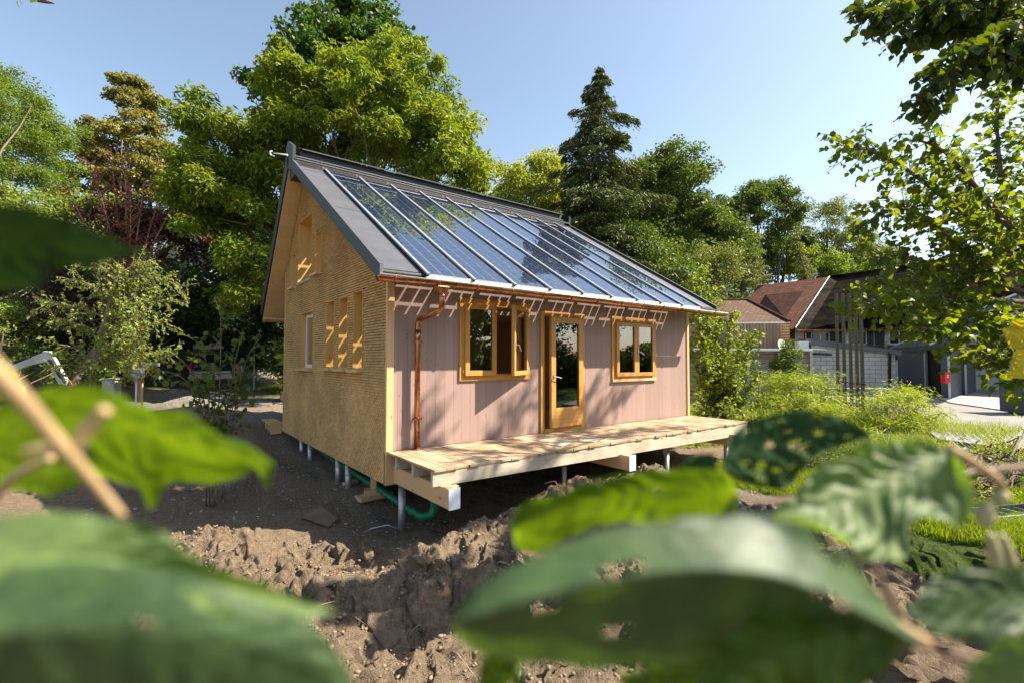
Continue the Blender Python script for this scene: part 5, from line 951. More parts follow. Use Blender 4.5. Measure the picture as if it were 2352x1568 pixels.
face_obj('canopy_roof', [atz(2040, 1.95, 25.2), atz(2150, 2.05, 21.6), atz(2420, 4.3, 17.6), atz(2250, 4.0, 24)], M['greyrender'], cp, .25); face_obj('canopy_roof', [atz(2150, 2.0, 21.6)+F*.3, atz(2213, 2.05, 26.4), atz(2420, 4.2, 26), atz(2420, 4.25, 18)], M['plaster'], cp, .12)
g1, g2 = P(2112, 0, 23.3), P(2147, 0, 22.4); gd = unit((g2-g1)*[1, 1, 0]); face_obj('recess', quad(g1+F*.3-gd*.3, g2+F*.3, -.4, 2.0), M['black'], cp, .1)
ln = np.linalg.norm((g2-g1)[:2]); mb = MB()
for k in range(7): q = g1+gd*ln*k/6; mb.obb((q[0], q[1], .42), gd, (0, 0, 1), F, .022, .82, .03)
for z in (-.38, .35, 1.24): q = (g1+g2)/2; mb.obb((q[0], q[1], z), gd, (0, 0, 1), F, ln/2, .03, .03)
dd = build(mb, 'glazed_door', M['alu'], cp); mb = MB(); q = (g1+g2)/2; mb.obb((q[0], q[1], .42)+F*.03, gd, (0, 0, 1), F, ln/2, .8, .006); build(mb, 'pane', M['darkglass'], dd)
a, b2, _ = fins[0]; fd = unit((b2-a)*[1, 1, 0]); q = onwall(2163, a, b2); no = unit(np.cross([0, 0, 1.], fd)); no = no if no@F < 0 else -no; c = np.array([q[0], q[1], .62])+no*.08
rb2 = thing('fire_hose_cabinet', 'small red fire hose cabinet with white symbols on the dark grey fin', 'cabinet', c); hw = np.linalg.norm(onwall(2171, a, b2)-onwall(2154, a, b2))/2
mb = MB(); hw *= .68; mb.obb(c, fd, (0, 0, 1), no, hw, .23, .08); build(mb, 'box', M['red'], rb2, bevel=.01)
mb = MB(); c2 = c+no*.083+np.array([0, 0, .06]); mb.obb(c2-fd*hw*.22, fd, (0, 0, 1), no, hw*.2, .055, .003); mb.obb(c2+fd*hw*.22, fd, (0, 0, 1), no, hw*.2, .055, .003); build(mb, 'symbol_plate', M['white'], rb2)
mb = MB(); [mb.obb(c2+fd*hw*s+no*.004+np.array([0, 0, dz]), fd, (0, 0, 1), no, hw*.07, hz, .002) for s, dz, hz in ((-.26, 0, .035), (-.14, .01, .012), (.16, 0, .035), (.28, -.01, .02))]; build(mb, 'symbol', M['red'], rb2)
# hedge blocks, slatted screen, container
for k, (u, lab) in enumerate(((2242, 'clipped square hedge beside the last portal fin'), (2288, 'clipped square hedge nearer the right edge'))): b = atz(u, 0, 31); tree('clipped_hedge', lab, 'hedge', [(u, 868, 31, 24, 24, .7), (u-8, 858, 31, 14, 14, .6), (u+8, 858, 31, 14, 14, .6), (u, 880, 31, 24, 12, .7)], (b[0], b[1]), .07, .6, 7000, 90, .28, M['lf_mid'], seed=120+k, tr=.04, group='clipped hedges', limbs=4)
s1, s2 = atz(2205, 0, 34), atz(2360, 0, 33); t = thing('slatted_screen', 'white slatted screen fence behind the clipped hedges', 'fence', (s1[0], s1[1], GZ_)); mb = MB()
for k in range(12): z = .35+k*.13; mb.obb(((s1+s2)/2)*[1, 1, 0]+np.array([0, 0, z]), unit(s2-s1), (0, 0, 1), F, np.linalg.norm(s2-s1)/2, .035, .02)
build(mb, 'slats', M['white'], t); mb = MB(); [mb.obb((s1+(s2-s1)*f)*[1, 1, 0]+np.array([0, 0, .7])+F*.06, unit(s2-s1), (0, 0, 1), F, .04, 1.1, .03) for f in (0, .33, .66, 1)]; build(mb, 'frame', M['zinc'], t)
q = atz(2362, .3, 15.4); t = thing('grey_container', 'grey metal container cut off by the right edge', 'container', q-(0, 0, .6)); mb = MB(); mb.obb(q, R0, (0, 0, 1), F, .5, .62, .5); build(mb, 'body', M['greyrender'], t, bevel=.02); mb = MB(); mb.obb(q+(0, 0, .66), R0, (0, 0, 1), F, .52, .04, .52); build(mb, 'lid', M['zinc'], t)
# tall steel posts with twigs
pt0 = None
for k, (u, vb, d, lab) in enumerate(((1923, 930, 14.6, 'leftmost of five tall bronze steel posts'), (1938, 930, 14.3, 'second of five tall bronze steel posts, from the left'), (1953, 940, 14.0, 'middle one of five tall bronze steel posts'), (1967, 950, 13.7, 'fourth of five tall bronze steel posts, from the left'), (1979, 960, 13.4, 'rightmost of five tall bronze steel posts'))):
    q = atz(u, 0, d); z0 = gz(q[0], q[1]); z1 = 1.363+(824-672)/FPX*d; t = thing('steel_post', lab, 'post', (q[0], q[1], z0), 'tall steel posts by the bushes')
    mb = MB(); mb.obb((q[0], q[1], (z0+z1)/2), R0, (0, 0, 1), F, .030, (z1-z0)/2, .036); mb.obb(np.array([q[0], q[1], (z0+z1)/2])-F*.037-R0*.012, R0, (0, 0, 1), F, .006, (z1-z0)/2, .004); build(mb, 'shaft', M['steelpost'], t)
    mb = MB(); [mb.obb((q[0], q[1], z), R0, (0, 0, 1), F, .055, .012, .045) for z in (z1-.65, z0+1.1)]; build(mb, 'clamp', M['black'], t)
b = atz(1955, 0, 13.6); bt = [([b+(0, 0, 0)]+pl(e1, e2), .018, .005) for e1, e2 in (((1925, 930, 13.6), (1905, 870, 13.6)), ((1960, 910, 13.6), (1968, 858, 13.6)), ((1975, 920, 13.6), (1992, 875, 13.6)), ((1935, 920, 13.6), (1932, 865, 13.6)), ((1985, 930, 13.6), (1990, 890, 13.4)))]
twiggy('bare_vine', 'leafless twisted vine climbing between the tall steel posts', 'vine', (b[0], b[1]), bt, 130, M['lf_horn'], 'bark_red', twig=.22, step=.16, leafL=.03, per=.16, lr=.006, shape='rhomb')
# wire fences
def wire_fence(lab, a, b2, z0, z1, step=.11, posts=True):
    t = thing('wire_fence', lab, 'fence', (a[0], a[1], z0), 'wire fences'); d = unit((b2-a)*[1, 1, 0]); ln = np.linalg.norm((b2-a)[:2]); mb = MB(); h = z1-z0; s = -h
    while s < ln:
        for sg in (1, -1):
            s0, s1 = (s, s+h) if sg > 0 else (s+h, s); q0, q1 = max(0, min(s, s+h)), min(ln, max(s, s+h))
            if q1 > q0: f = lambda q: (z0+(q-s) if sg > 0 else z1-(q-s)); mb.tube([a*[1, 1, 0]+d*q0+np.array([0, 0, f(q0)]), a*[1, 1, 0]+d*q1+np.array([0, 0, f(q1)])], .0022, 3, cap=False)
        s += step
    mo = build(mb, 'mesh', M['zinc'], t); mb = MB(); q = 0
    if not posts: return
    while q <= ln+.1: mb.tube([a*[1, 1, 0]+d*q+np.array([0, 0, z0-.2]), a*[1, 1, 0]+d*q+np.array([0, 0, z1+.05])], .02, 8); q += 1.6
    mb.tube([a*[1, 1, 0]+np.array([0, 0, z1]), a*[1, 1, 0]+d*ln+np.array([0, 0, z1])], .012, 6); build(mb, 'posts_and_rail', M['zinc'], t)
wire_fence('galvanised wire mesh fence behind the left feathery bush', atz(1720, 0, 17.5), atz(2040, 0, 17), -.45, .35); wire_fence('sagging wire mesh fence along the near edge of the asphalt', atz(2165, 0, 9.6), atz(2420, 0, 8.7), -.50, -.05, .12, posts=False)
# aluminium ladder in the grass
a, b2 = P(2190, 1192, 5.7), P(2420, 1105, 6.3); a[2] = gz(a[0], a[1])+.06; b2[2] = gz(b2[0], b2[1])+.10; t = thing('aluminium_ladder', 'aluminium ladder lying in the grass at the right edge', 'ladder', a); dl = unit(b2-a); sdv = unit(np.cross(dl, [0, 0, 1.]))
for s in (-.17, .17): mb = MB(); mb.obb((a+b2)/2+sdv*s, dl, sdv, (0, 0, 1), np.linalg.norm(b2-a)/2, .012, .03); build(mb, 'stile', M['zinc'], t)
for k in range(1, 8): q = a+dl*(.1+k*.26); mb = MB(); mb.tube([q-sdv*.17, q+sdv*.17], .014, 6); build(mb, 'rung', M['alu'], t)

# ------------------------------------------------------------------ left background: white house, car, digger, letterboxes
hA, hB, hC = P(392, 0, 32), P(492, 0, 31), P(560, 0, 36); z0 = 4.0; t = thing('white_house', 'white house with a brown tiled roof half hidden on the slope', 'house', (hA[0], hA[1], z0))
face_obj('wall', [(hA[0], hA[1], z0), (hB[0], hB[1], z0), (hB[0], hB[1], 1.363+(824-585)/FPX*31), ((hA[0]+hB[0])/2, (hA[1]+hB[1])/2, 1.363+(824-520)/FPX*31.5), (hA[0], hA[1], 1.363+(824-600)/FPX*32)], M['plaster'], t, .3)
face_obj('wall', quad(hB, hC, z0, 8.1), M['plaster'], t, .3); ap = (hA+hB)/2; ap[2] = 10.2; e_ = hA.copy(); e_[2] = 7.7; bk = (hC-hB)*[1, 1, 0]; face_obj('roof', [e_-R0*.5-(0, 0, .4)-F*.4, ap-F*.4, ap+bk, e_+bk-R0*.5-(0, 0, .4)], M['tile_red'], t, .2); f_ = hB.copy(); f_[2] = 8.0; face_obj('roof', [f_+R0*.5-(0, 0, .4)-F*.4, ap-F*.4, ap+bk, f_+bk+R0*.5-(0, 0, .4)], M['tile_red'], t, .2)
for u in (420, 455): q = onwall(u, hA, hB); win(t, (q[0], q[1], 6.2), unit((hB-hA)*[1, 1, 0]), .9, 1.2, M['white'], M['darkglass'], -gback)
# car seen from behind, tailgate raised
q = atz(489, 0, 23); cz = gz(q[0], q[1]); CO = np.array([q[0], q[1], cz]); ca_ = .42; cx_ = R0*math.cos(ca_)+unit(F*[1, 1, 0])*math.sin(ca_); cy_ = np.array([-cx_[1], cx_[0], 0]); FR = (CO, cx_, cy_)
t = thing('silver_car', 'silver estate car seen from behind with its tailgate raised', 'car', CO)
prof = [(0, .42), (0, .95), (.12, 1.05), (.38, 1.62), (1.3, 1.68), (2.3, 1.62), (3.0, 1.12), (4.2, .95), (4.45, .75), (4.5, .35), (.1, .32)]
mb = MB(FR)
for sx in (-1, 1):
    xo = .93*sx; xi = .80*sx; pts = []
    for y, z in prof: inset = .0 if z < 1.08 else .17*(z-1.05)/.6; pts.append((xo-sx*inset, y, z))
    n = len(pts); pin = [(p[0]-sx*.09, p[1], p[2]) for p in pts]; mb.add(pts+pin, [tuple(range(n)) if sx > 0 else tuple(range(n-1, -1, -1)), tuple(range(2*n-1, n-1, -1)) if sx > 0 else tuple(range(n, 2*n))]+[(i, (i+1) % n, (i+1) % n+n, i+n) for i in range(n)])
mb.hexa([(-.76, .38, 1.58), (.76, .38, 1.58), (.76, 2.3, 1.58), (-.76, 2.3, 1.58)], [(-.76, .38, 1.65), (.76, .38, 1.65), (.76, 2.3, 1.65), (-.76, 2.3, 1.65)]); mb.box(-.84, .84, 3.0, 4.45, .4, .98)
mb.hexa([(-.84, -.02, .62), (.84, -.02, .62), (.84, .1, .62), (-.84, .1, .62)], [(-.84, -.01, .82), (.84, -.01, .82), (.84, .1, .82), (-.84, .1, .82)]); build(mb, 'body', M['carpaint'], t, bevel=.03)
mb = MB(FR); mb.box(-.90, .90, -.12, .12, .36, .66); mb.box(-.86, .86, -.06, .1, .66, .70); build(mb, 'rear_bumper', M['carpaint'], t, bevel=.05); mb = MB(FR); mb.box(-.7, .7, -.13, -.05, .28, .40); build(mb, 'lower_bumper', M['black'], t, bevel=.02)
mb = MB(FR); mb.box(-.82, .82, .2, 2.9, .70, .74); mb.box(-.82, .82, 1.3, 1.36, .74, 1.5); build(mb, 'boot_interior', M['black'], t)
mb = MB(FR); mb.hexa([(-.74, .45, 1.64), (.74, .45, 1.64), (.70, -.62, 1.83), (-.70, -.62, 1.83)], [(-.74, .45, 1.69), (.74, .45, 1.69), (.70, -.62, 2.02), (-.70, -.62, 2.02)]); tg = build(mb, 'tailgate', M['carpaint'], t, bevel=.03); mb = MB(FR); mb.box(-.3, .3, -.635, -.622, 1.87, 1.96); build(mb, 'plate_recess', M['white'], tg)
for sx in (-1, 1):
    mb = MB(FR); mb.hexa([(sx*.78, -.0, .88), (sx*.92, -.0, .88), (sx*.95, .25, .88), (sx*.78, .25, .9)], [(sx*.72, .30, 1.52), (sx*.80, .30, 1.52), (sx*.84, .4, 1.5), (sx*.72, .4, 1.52)]); mb.box(sx*.80 if sx > 0 else -.92, .92 if sx > 0 else -.80, -.03, .1, .90, 1.04); build(mb, 'tail_lamp', M['lamp_red'], t, bevel=.02)
    mb = MB(FR); mb.box(sx*.6-.12, sx*.6+.12, -.135, -.12, .42, .46); build(mb, 'reflector', M['lamp_red'], t)
    mb = MB(FR); mb.hexa([(sx*.905, .65, 1.12), (sx*.91, .65, 1.12), (sx*.91, 2.7, 1.12), (sx*.905, 2.7, 1.12)], [(sx*.80, .75, 1.52), (sx*.81, .75, 1.52), (sx*.81, 2.2, 1.52), (sx*.80, 2.2, 1.52)]); build(mb, 'side_window', M['darkglass'], t)
    for y in (.85, 3.55): mb = MB(FR); mb.tube([(sx*.70, y, .34), (sx*.93, y, .34)], .34, 20); wl = build(mb, 'wheel', M['tyre'], t); mb = MB(FR); mb.tube([(sx*.92, y, .34), (sx*.94, y, .34)], .21, 16); build(mb, 'rim', M['alu'], wl)
for k, (x, mt, w_, h_) in enumerate(((-.5, 'blue', .22, .16), (.0, 'red', .14, .14), (.45, 'blue', .25, .12))):
    c = CO+cx_*x+cy_*.45+np.array([0, 0, .745+h_]); mb = MB(); mb.obb(c, cx_, cy_, (0, 0, 1), w_, .16, h_); tag(build(mb, 'bag', M[mt], bevel=.04, base=c), ['blue bag at the left of the open car boot', 'small red bag in the middle of the open car boot', 'flat blue bag at the right of the open car boot'][k], 'bag', 'bags in the open boot')
c = CO+cx_*.55-cy_*.55; t = thing('black_toolcase', 'dark case with a pale handle standing behind the car', 'case', c); mb = MB(); mb.obb(c+(0, 0, .22), cx_, cy_, (0, 0, 1), .24, .16, .21); build(mb, 'box', M['black'], t, bevel=.02); mb = MB(); mb.tube([c+cx_*.22+(0, 0, .1)-cy_*.18, c+cx_*.25+(0, 0, .42)-cy_*.2, c+cx_*.1+(0, 0, .45)-cy_*.18], .012, 6); build(mb, 'handle', M['white'], t)
# excavator arm
t = thing('excavator_arm', 'white mini digger with its arm bent over at the left edge', 'excavator', atz(10, gz(*atz(10, 0, 13)[:2]), 13)); off = F*.11
def plate(pts, mat, nm, th=.11):
    w3 = [P(*p) for p in pts]; return face_obj(nm, w3, mat, t, th, back=F*th)
plate([(-10, 838, 13), (60, 826, 13), (98, 806, 13), (112, 808, 13), (118, 820, 13), (106, 830, 13), (66, 838, 13), (5, 862, 13), (-10, 880, 13)], M['digwhite'], 'boom'); plate([(100, 812, 12.85), (112, 806, 12.85), (124, 824, 12.85), (152, 874, 12.85), (146, 884, 12.85), (134, 880, 12.85), (106, 830, 12.85)], M['digwhite'], 'stick', .09)
mb = MB(); mb.tube(pl((112, 826, 12.8), (140, 866, 12.8)), .035, 8); mb.tube(pl((140, 866, 12.8), (150, 880, 12.8)), .018, 8); build(mb, 'hydraulic_cylinder', M['black'], t, smooth=True); mb = MB(); mb.tube(pl((30, 834, 12.8), (70, 818, 12.8)), .04, 8); mb.tube(pl((70, 818, 12.8), (98, 808, 12.8)), .02, 8); build(mb, 'hydraulic_cylinder', M['black'], t, smooth=True)
mb = MB(); mb.tube(cat(pl((148, 868, 12.75), (160, 874, 12.75), (164, 884, 12.75), (150, 888, 12.75), (138, 886, 12.75)), 5), .014, 6); build(mb, 'hose', M['yellowlab'], t, smooth=True)
mb = MB(); mb.obb(P(121, 838, 12.83), R0, (0, 0, 1), F, .05, .035, .005); build(mb, 'warning_sticker', M['yellowlab'], t); mb = MB(); mb.tube(pl((146, 882, 12.9), (142, 900, 12.9)), .06, 8); build(mb, 'bucket_link', M['black'], t)
mb = MB(); qb = atz(-170, 0, 13.6); mb.obb((qb[0], qb[1], .9), R0, F, (0, 0, 1), .7, .8, .6); build(mb, 'cabin', M['digwhite'], t, bevel=.05); mb = MB(); mb.obb((qb[0], qb[1], .1), R0, F, (0, 0, 1), .8, 1.0, .2); build(mb, 'tracks', M['tyre'], t, bevel=.05)
# letterboxes and number stone
q = P(314, 858, 12); zg = gz(q[0], q[1]); t = thing('grey_letterbox', 'grey metal letterbox with a label on a thin pale post', 'letterbox', (q[0], q[1], zg)); mb = MB(); mb.obb(q, R0, (0, 0, 1), F, .125, .10, .10); mb.obb(q+(0, 0, .115), R0, (0, 0, 1), F, .135, .012, .12); build(mb, 'box', M['zinc'], t, bevel=.005)
mb = MB(); mb.tube([(q[0], q[1], zg-.1), q-(0, 0, .1)], .02, 8); build(mb, 'post', M['white'], t); mb = MB(); mb.obb(q-F*.105-(0, 0, .02), R0, (0, 0, 1), F, .045, .025, .003); build(mb, 'name_label', M['white'], t)
q = P(337, 841, 12.3); t = thing('wooden_notice_board', 'pale boxy board with a narrow arm above the letterbox', 'sign', (q[0], q[1], gz(q[0], q[1]))); mb = MB(); mb.obb(q, R0, (0, 0, 1), F, .13, .10, .02); mb.obb(q+R0*.23+(0, 0, .05), R0, (0, 0, 1), F, .09, .04, .02); build(mb, 'board', M['zinc'], t); mb = MB(); mb.tube([(q[0]-R0[0]*.1, q[1]-R0[1]*.1, gz(q[0], q[1])), q-R0*.1], .025, 6); build(mb, 'post', M['pine'], t)
q = P(257, 880, 12); zg = gz(q[0], q[1]); t = thing('number_stone', 'pale concrete gate stone bearing the house number 70', 'stone', (q[0], q[1], zg)); mb = MB(); mb.obb((q[0], q[1], (q[2]+.1+zg)/2-.05), R0, F, (0, 0, 1), .15, .12, (q[2]+.1-zg)/2+.05); mb.obb(q+(0, 0, .115), R0, F, (0, 0, 1), .18, .15, .02); build(mb, 'block', M['concrete'], t, bevel=.01)
fc = bpy.data.curves.new('house_number', 'FONT'); fc.body = '70'; fc.size = .13; fc.extrude = .003; fo = bpy.data.objects.new('house_number_tmp', fc); COL.objects.link(fo); bpy.context.view_layer.update(); me = bpy.data.meshes.new_from_object(fo); bpy.data.objects.remove(fo)
no_ = link_mesh('house_number', me, M['white'], t); rot = Matrix(((R0[0], 0, -F[0]), (R0[1], 0, -F[1]), (0, 1, 0))).to_4x4(); pos = q-F*.125-R0*.07-np.array([0, 0, .02])-root_loc(t); no_.matrix_local = Matrix.Translation(Vector(pos)) @ rot
q = atz(585, 0, 22.5); zg = gz(q[0], q[1]); t = thing('marker_pole', 'thin grey pole with a small white tag on the lawn behind the house corner', 'pole', (q[0], q[1], zg)); mb = MB(); zt = 1.363+(824-770)/FPX*22.5; mb.tube([(q[0], q[1], zg-.1), (q[0], q[1], zt)], .022, 8); build(mb, 'pole', M['zinc'], t); mb = MB(); mb.obb((q[0], q[1], zt-.45), R0, (0, 0, 1), F, .045, .12, .04); build(mb, 'tag', M['white'], t)
q = atz(646, 0, 17.5); zg = gz(q[0], q[1]); mb = MB(); mb.tube([q*[1, 1, 0]+np.array([0, 0, zg+.16]), (q+R0*.7+F*.3)*[1, 1, 0]+np.array([0, 0, zg+.17])], [.19, .17], 12); tag(build(mb, 'cut_log', M['bark'], smooth=False, base=(q[0], q[1], zg)), 'dark cut log lying at the back corner of the house', 'log')
# grass blades
def blades(name, lab, x, y, hgt, mat, lean=.4):
    n = len(x); z = height(x, y); a = rng.uniform(0, 6.28, n); ln = hgt*rng.uniform(.5, 1.3, n); wv = .0045; dx_ = np.cos(a)*wv; dy_ = np.sin(a)*wv; lx = rng.normal(size=n)*lean*ln; ly = rng.normal(size=n)*lean*ln
    v = np.stack([np.stack([x-dx_, y-dy_, z-.02], -1), np.stack([x+dx_, y+dy_, z-.02], -1), np.stack([x+dx_*.7+lx*.4, y+dy_*.7+ly*.4, z+ln*.6], -1), np.stack([x+lx, y+ly, z+ln*.95], -1), np.stack([x-dx_*.7+lx*.4, y-dy_*.7+ly*.4, z+ln*.6], -1)], 1)
    f = np.array([[0, 1, 2], [0, 2, 4], [4, 2, 3]])[None]+(np.arange(n)*5)[:, None, None]; tag(np_mesh(name, v.reshape(-1, 3), f.reshape(-1, 3), mat, tint=np.repeat(rng.random(n), 5)), lab, 'grass', kind='stuff')
x = rng.uniform(2.6, 7.5, 150000); y = rng.uniform(-6.6, -1.5, 150000); k = (seg_d(x, y, (2.5, -5.3), (4.4, -6.5)) > .27) & (vn(x*1.5, y*1.5, 140)+.9 > rng.uniform(0, 1, len(x))) & ~((rough_mask(x, y) > .25)) & ((x > 3.9+.3*vn(y*2, y, 3)) & ((x > 5.4) | (y < -4.0)) | ((y < -4.0) & (x > 2.7))); blades('grass', 'green grass on the slope at the lower right', x[k], y[k], .11, M['lf_bright'])
x = rng.uniform(8, 14, 26000); y = rng.uniform(-5, 6, 26000); k = vn(x, y, 141) > -.3; blades('rough_grass', 'tall rough grass beyond the far end of the deck', x[k], y[k], .3, M['lf_horn'], .5)
x = rng.uniform(1.5, 8, 22000); y = rng.uniform(14.2, 21, 22000); k = vn(x*.7, y*.7, 142) > -.4; blades('lawn_grass', 'sunlit patches of lawn behind the back corner of the house', x[k], y[k], .12, M['lf_bright'])
# what stands behind the photographer and shows only in the panes
for k, (x, y, s) in enumerate(((9, -15, 1.5), (17, -15, 1.9), (2.5, -17, 1.6), (24, -19, 2.2))):
    r_ = np.random.default_rng(200+k); z = gz(x, y); t = thing('garden_tree', ['spreading tree mirrored in the open casement', 'spreading tree mirrored in the door pane', 'spreading tree mirrored in the left window', 'spreading tree mirrored in the right window'][k], 'tree', (x, y, z), 'trees across the garden, mirrored in the panes'); cs = np.array([x, y, z+3.2*s])+unit(r_.normal(size=(60, 3)))*[2.2*s, 2.2*s, 1.7*s]*r_.uniform(.5, 1, (60, 1)); pos = cs[r_.integers(0, 60, 9000)]+r_.normal(size=(9000, 3))*.32; v, f, kk = leaves_np(pos, r_.uniform(.12, .25, 9000), .7, r_)
    mb = MB(); mb.tube([(x, y, z-.2), (x, y, z+3*s)], [.2, .08], 8); [mb.tube([(x, y, z+1.5*s), tuple(c)], [.06, .02], 5) for c in cs[:12]]; build(mb, 'trunk', M['bark'], t); np_mesh('crown', v, f, M['lf_mid'], t, tint=np.repeat(r_.random(9000), kk))

t = thing('garden_hedge', 'long tall hedge across the garden, seen only as a reflection in the panes', 'hedge', (10, -13, gz(10, -13)))
r_ = np.random.default_rng(300); n_ = 42000; pos = np.stack([r_.uniform(-2, 34, n_), -12.5+r_.normal(size=n_)*.5, r_.uniform(-.5, 1, n_)], -1); pos[:, 2] = -.4+r_.uniform(0, 1, n_)*(2.6+1.1*vn(pos[:, 0]*.5, pos[:, 0]*0, 5)); pos[:, 1] -= pos[:, 0]*.12
vq, fq, kq = leaves_np(pos, r_.uniform(.12, .26, n_), .7, r_); np_mesh('foliage', vq, fq, M['lf_mid'], t, tint=np.repeat(r_.random(n_), kq)); mb = MB(); [mb.tube([(x, -12.5-x*.12, -.6), (x+.1, -12.5-x*.12, 1.6)], [.05, .02], 6) for x in range(-2, 34, 2)]; build(mb, 'stems', M['bark'], t)

# ------------------------------------------------------------------ hazel sprays right in front of the lens
def big_leaf_mat(name, c1, c2, vein, trans=.3, tcol=(1.8, 2.0, .3), rough=.42, crinkle=1.0, spec=.5):
    m, nt, b = new_mat(name, c1, rough, 0, spec); out = nt.nodes['Material Output']; at = nd(nt, 'ShaderNodeAttribute', attribute_name='leafuv'); sx = nd(nt, 'ShaderNodeSeparateXYZ'); nt.links.new(at.outputs['Vector'], sx.inputs[0])
    ax = math_(nt, 'ABSOLUTE', sx.outputs[0]); q = math_(nt, 'SUBTRACT', math_(nt, 'MULTIPLY', sx.outputs[1], 8.0), math_(nt, 'MULTIPLY', ax, 2.0)); q = math_(nt, 'ADD', q, math_(nt, 'MULTIPLY', tex_noise(nt, coords(nt), 45, 3, .6), 1.6)); fr = math_(nt, 'FRACT', q); tri = math_(nt, 'ABSOLUTE', math_(nt, 'SUBTRACT', fr, .5))
    sv = math_(nt, 'GREATER_THAN', tri, .455); mr = math_(nt, 'LESS_THAN', ax, .022); vv = math_(nt, 'MAXIMUM', sv, mr)
    v = coords(nt); n = tex_noise(nt, v, 60, 5, .6); n2 = tex_noise(nt, v, 220, 4, .6); col = ramp(nt, n, [(.3, c1), (.7, c2)]); col = mixc(nt, math_(nt, 'MULTIPLY', vv, .3), col, vein); nt.links.new(col, b.inputs['Base Color'])
    h = math_(nt, 'ADD', math_(nt, 'MULTIPLY', math_(nt, 'SUBTRACT', .5, tri), 1.0), math_(nt, 'MULTIPLY', n2, .3)); bump(nt, b, h, .22*crinkle, .003)
    vr = nd(nt, 'ShaderNodeTexVoronoi', feature='DISTANCE_TO_EDGE'); vr.inputs['Scale'].default_value = 260; nt.links.new(v, vr.inputs['Vector']); ed = ramp(nt, vr.outputs['Distance'], [(.0, (1.35, 1.3, 1.1)), (.12, (.95, .95, .95))]); col = mixc(nt, 1.0, col, ed, 'MULTIPLY'); big = tex_noise(nt, v, 22, 4, .6); col = mixc(nt, 1.0, col, ramp(nt, big, [(.35, (.7, .75, .7)), (.65, (1.25, 1.2, 1.0))]), 'MULTIPLY'); nt.links.new(col, b.inputs['Base Color'])
    t = nd(nt, 'ShaderNodeBsdfTranslucent'); nt.links.new(mixc(nt, 1.0, col, tcol, 'MULTIPLY'), t.inputs[0]); mx = nd(nt, 'ShaderNodeMixShader'); mx.inputs[0].default_value = trans; nt.links.new(b.outputs[0], mx.inputs[1]); nt.links.new(t.outputs[0], mx.inputs[2]); nt.links.new(mx.outputs[0], out.inputs[0]); return m
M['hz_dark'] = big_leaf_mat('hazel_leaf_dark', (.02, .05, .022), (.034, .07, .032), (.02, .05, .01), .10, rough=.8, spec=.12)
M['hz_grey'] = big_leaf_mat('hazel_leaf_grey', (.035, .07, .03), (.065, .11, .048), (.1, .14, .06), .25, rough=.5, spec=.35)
M['hz_bright'] = big_leaf_mat('hazel_leaf_bright', (.05, .115, .005), (.085, .165, .008), (.14, .20, .015), .5, tcol=(1.75, 1.45, .10))
M['hz_pale'] = big_leaf_mat('hazel_leaf_pale', (.085, .14, .055), (.15, .215, .09), (.2, .28, .12), .35, rough=.5, crinkle=2, spec=.32)
M['hz_yellow'] = big_leaf_mat('hazel_leaf_yellow', (.42, .40, .02), (.55, .45, .03), (.5, .45, .1), .5, tcol=(1.3, 1.2, .3))
M['stem'] = rough_mat('hazel_stem', (.34, .22, .11), (.48, .34, .17), 60, .6, 0, .2, .001); M['stem_brown'] = rough_mat('hazel_twig', (.12, .07, .045), (.2, .13, .08), 60, .7, 0, .2, .001); M['catkin'] = rough_mat('catkin', (.42, .40, .18), (.55, .5, .28), 300, .7, 0, .8, .001)
def resample(pts, n):
    w3 = np.array([P(*p) for p in pts]); c = np.array(cat(list(w3), 8)); s = np.r_[0, np.cumsum(np.linalg.norm(np.diff(c, axis=0), axis=1))]; q = np.linspace(0, s[-1], n); return np.stack([np.interp(q, s, c[:, i]) for i in range(3)], -1)
def big_leaf(parent, mid, A, B, mat, seed=0, crinkle=.0012, serr=.02, curl=.0, holes=0, n=72, m=14, name='leaf', tooth=34):
    r_ = np.random.default_rng(seed); Md, Aa, Bb = resample(mid, n), resample(A, n), resample(B, n); rows = []; uv = []
    for i in range(n):
        y = i/(n-1); env = math.sin(math.pi*min(max(y, 0), 1))**.5; sa = 1+serr*((y*tooth) % 1-.5)*env+serr*.8*math.sin(y*23+seed)*env; nrm = np.cross(Aa[i]-Bb[i], Md[min(i+1, n-1)]-Md[max(i-1, 0)]); nrm = nrm/(np.linalg.norm(nrm)+1e-9)
        for j in range(-m, m+1):
            t = j/m; E_ = Aa[i] if t > 0 else Bb[i]; a = abs(t); p = Md[i]+(E_-Md[i])*a*(sa if a > .99 else 1+(sa-1)*a**6); ph = (y*8-a*2+.8*float(vn(np.array([y*5.0]), np.array([t*2.0+seed]), seed)[0]))*2*math.pi
            p = p+nrm*(crinkle*math.cos(ph)*a*(1.2-a)*2*env+crinkle*1.2*float(vn(np.array([y*9.0+seed]), np.array([t*4.0]), seed)[0])*a+curl*a*a*env-curl*.6*a*env); rows.append(p); uv.append((t, y, 0))
    k = 2*m+1; idx = np.arange(n*k).reshape(n, k); f = np.stack([idx[:-1, :-1], idx[:-1, 1:], idx[1:, 1:], idx[1:, :-1]], -1).reshape(-1, 4)
    if holes:
        uvc = np.array(uv)[f].mean(1); keep = np.ones(len(f), bool)
        for _ in range(holes): hx_, hy_, hr = r_.uniform(-.85, .85), r_.uniform(.12, .85), r_.uniform(.02, .055)**1.0; keep &= ~(((uvc[:, 0]-hx_)*.5)**2+(uvc[:, 1]-hy_)**2 < hr**2*r_.uniform(.4, 1))
        f = f[keep]
    return np_mesh(name, np.array(rows), f, mat, parent, uv=uv, smooth=True)
def dz(pts, d): return [(u, v, d if not isinstance(d, (list, tuple)) else d[0]+(d[1]-d[0])*k/(len(pts)-1)) for k, (u, v) in enumerate(pts)]
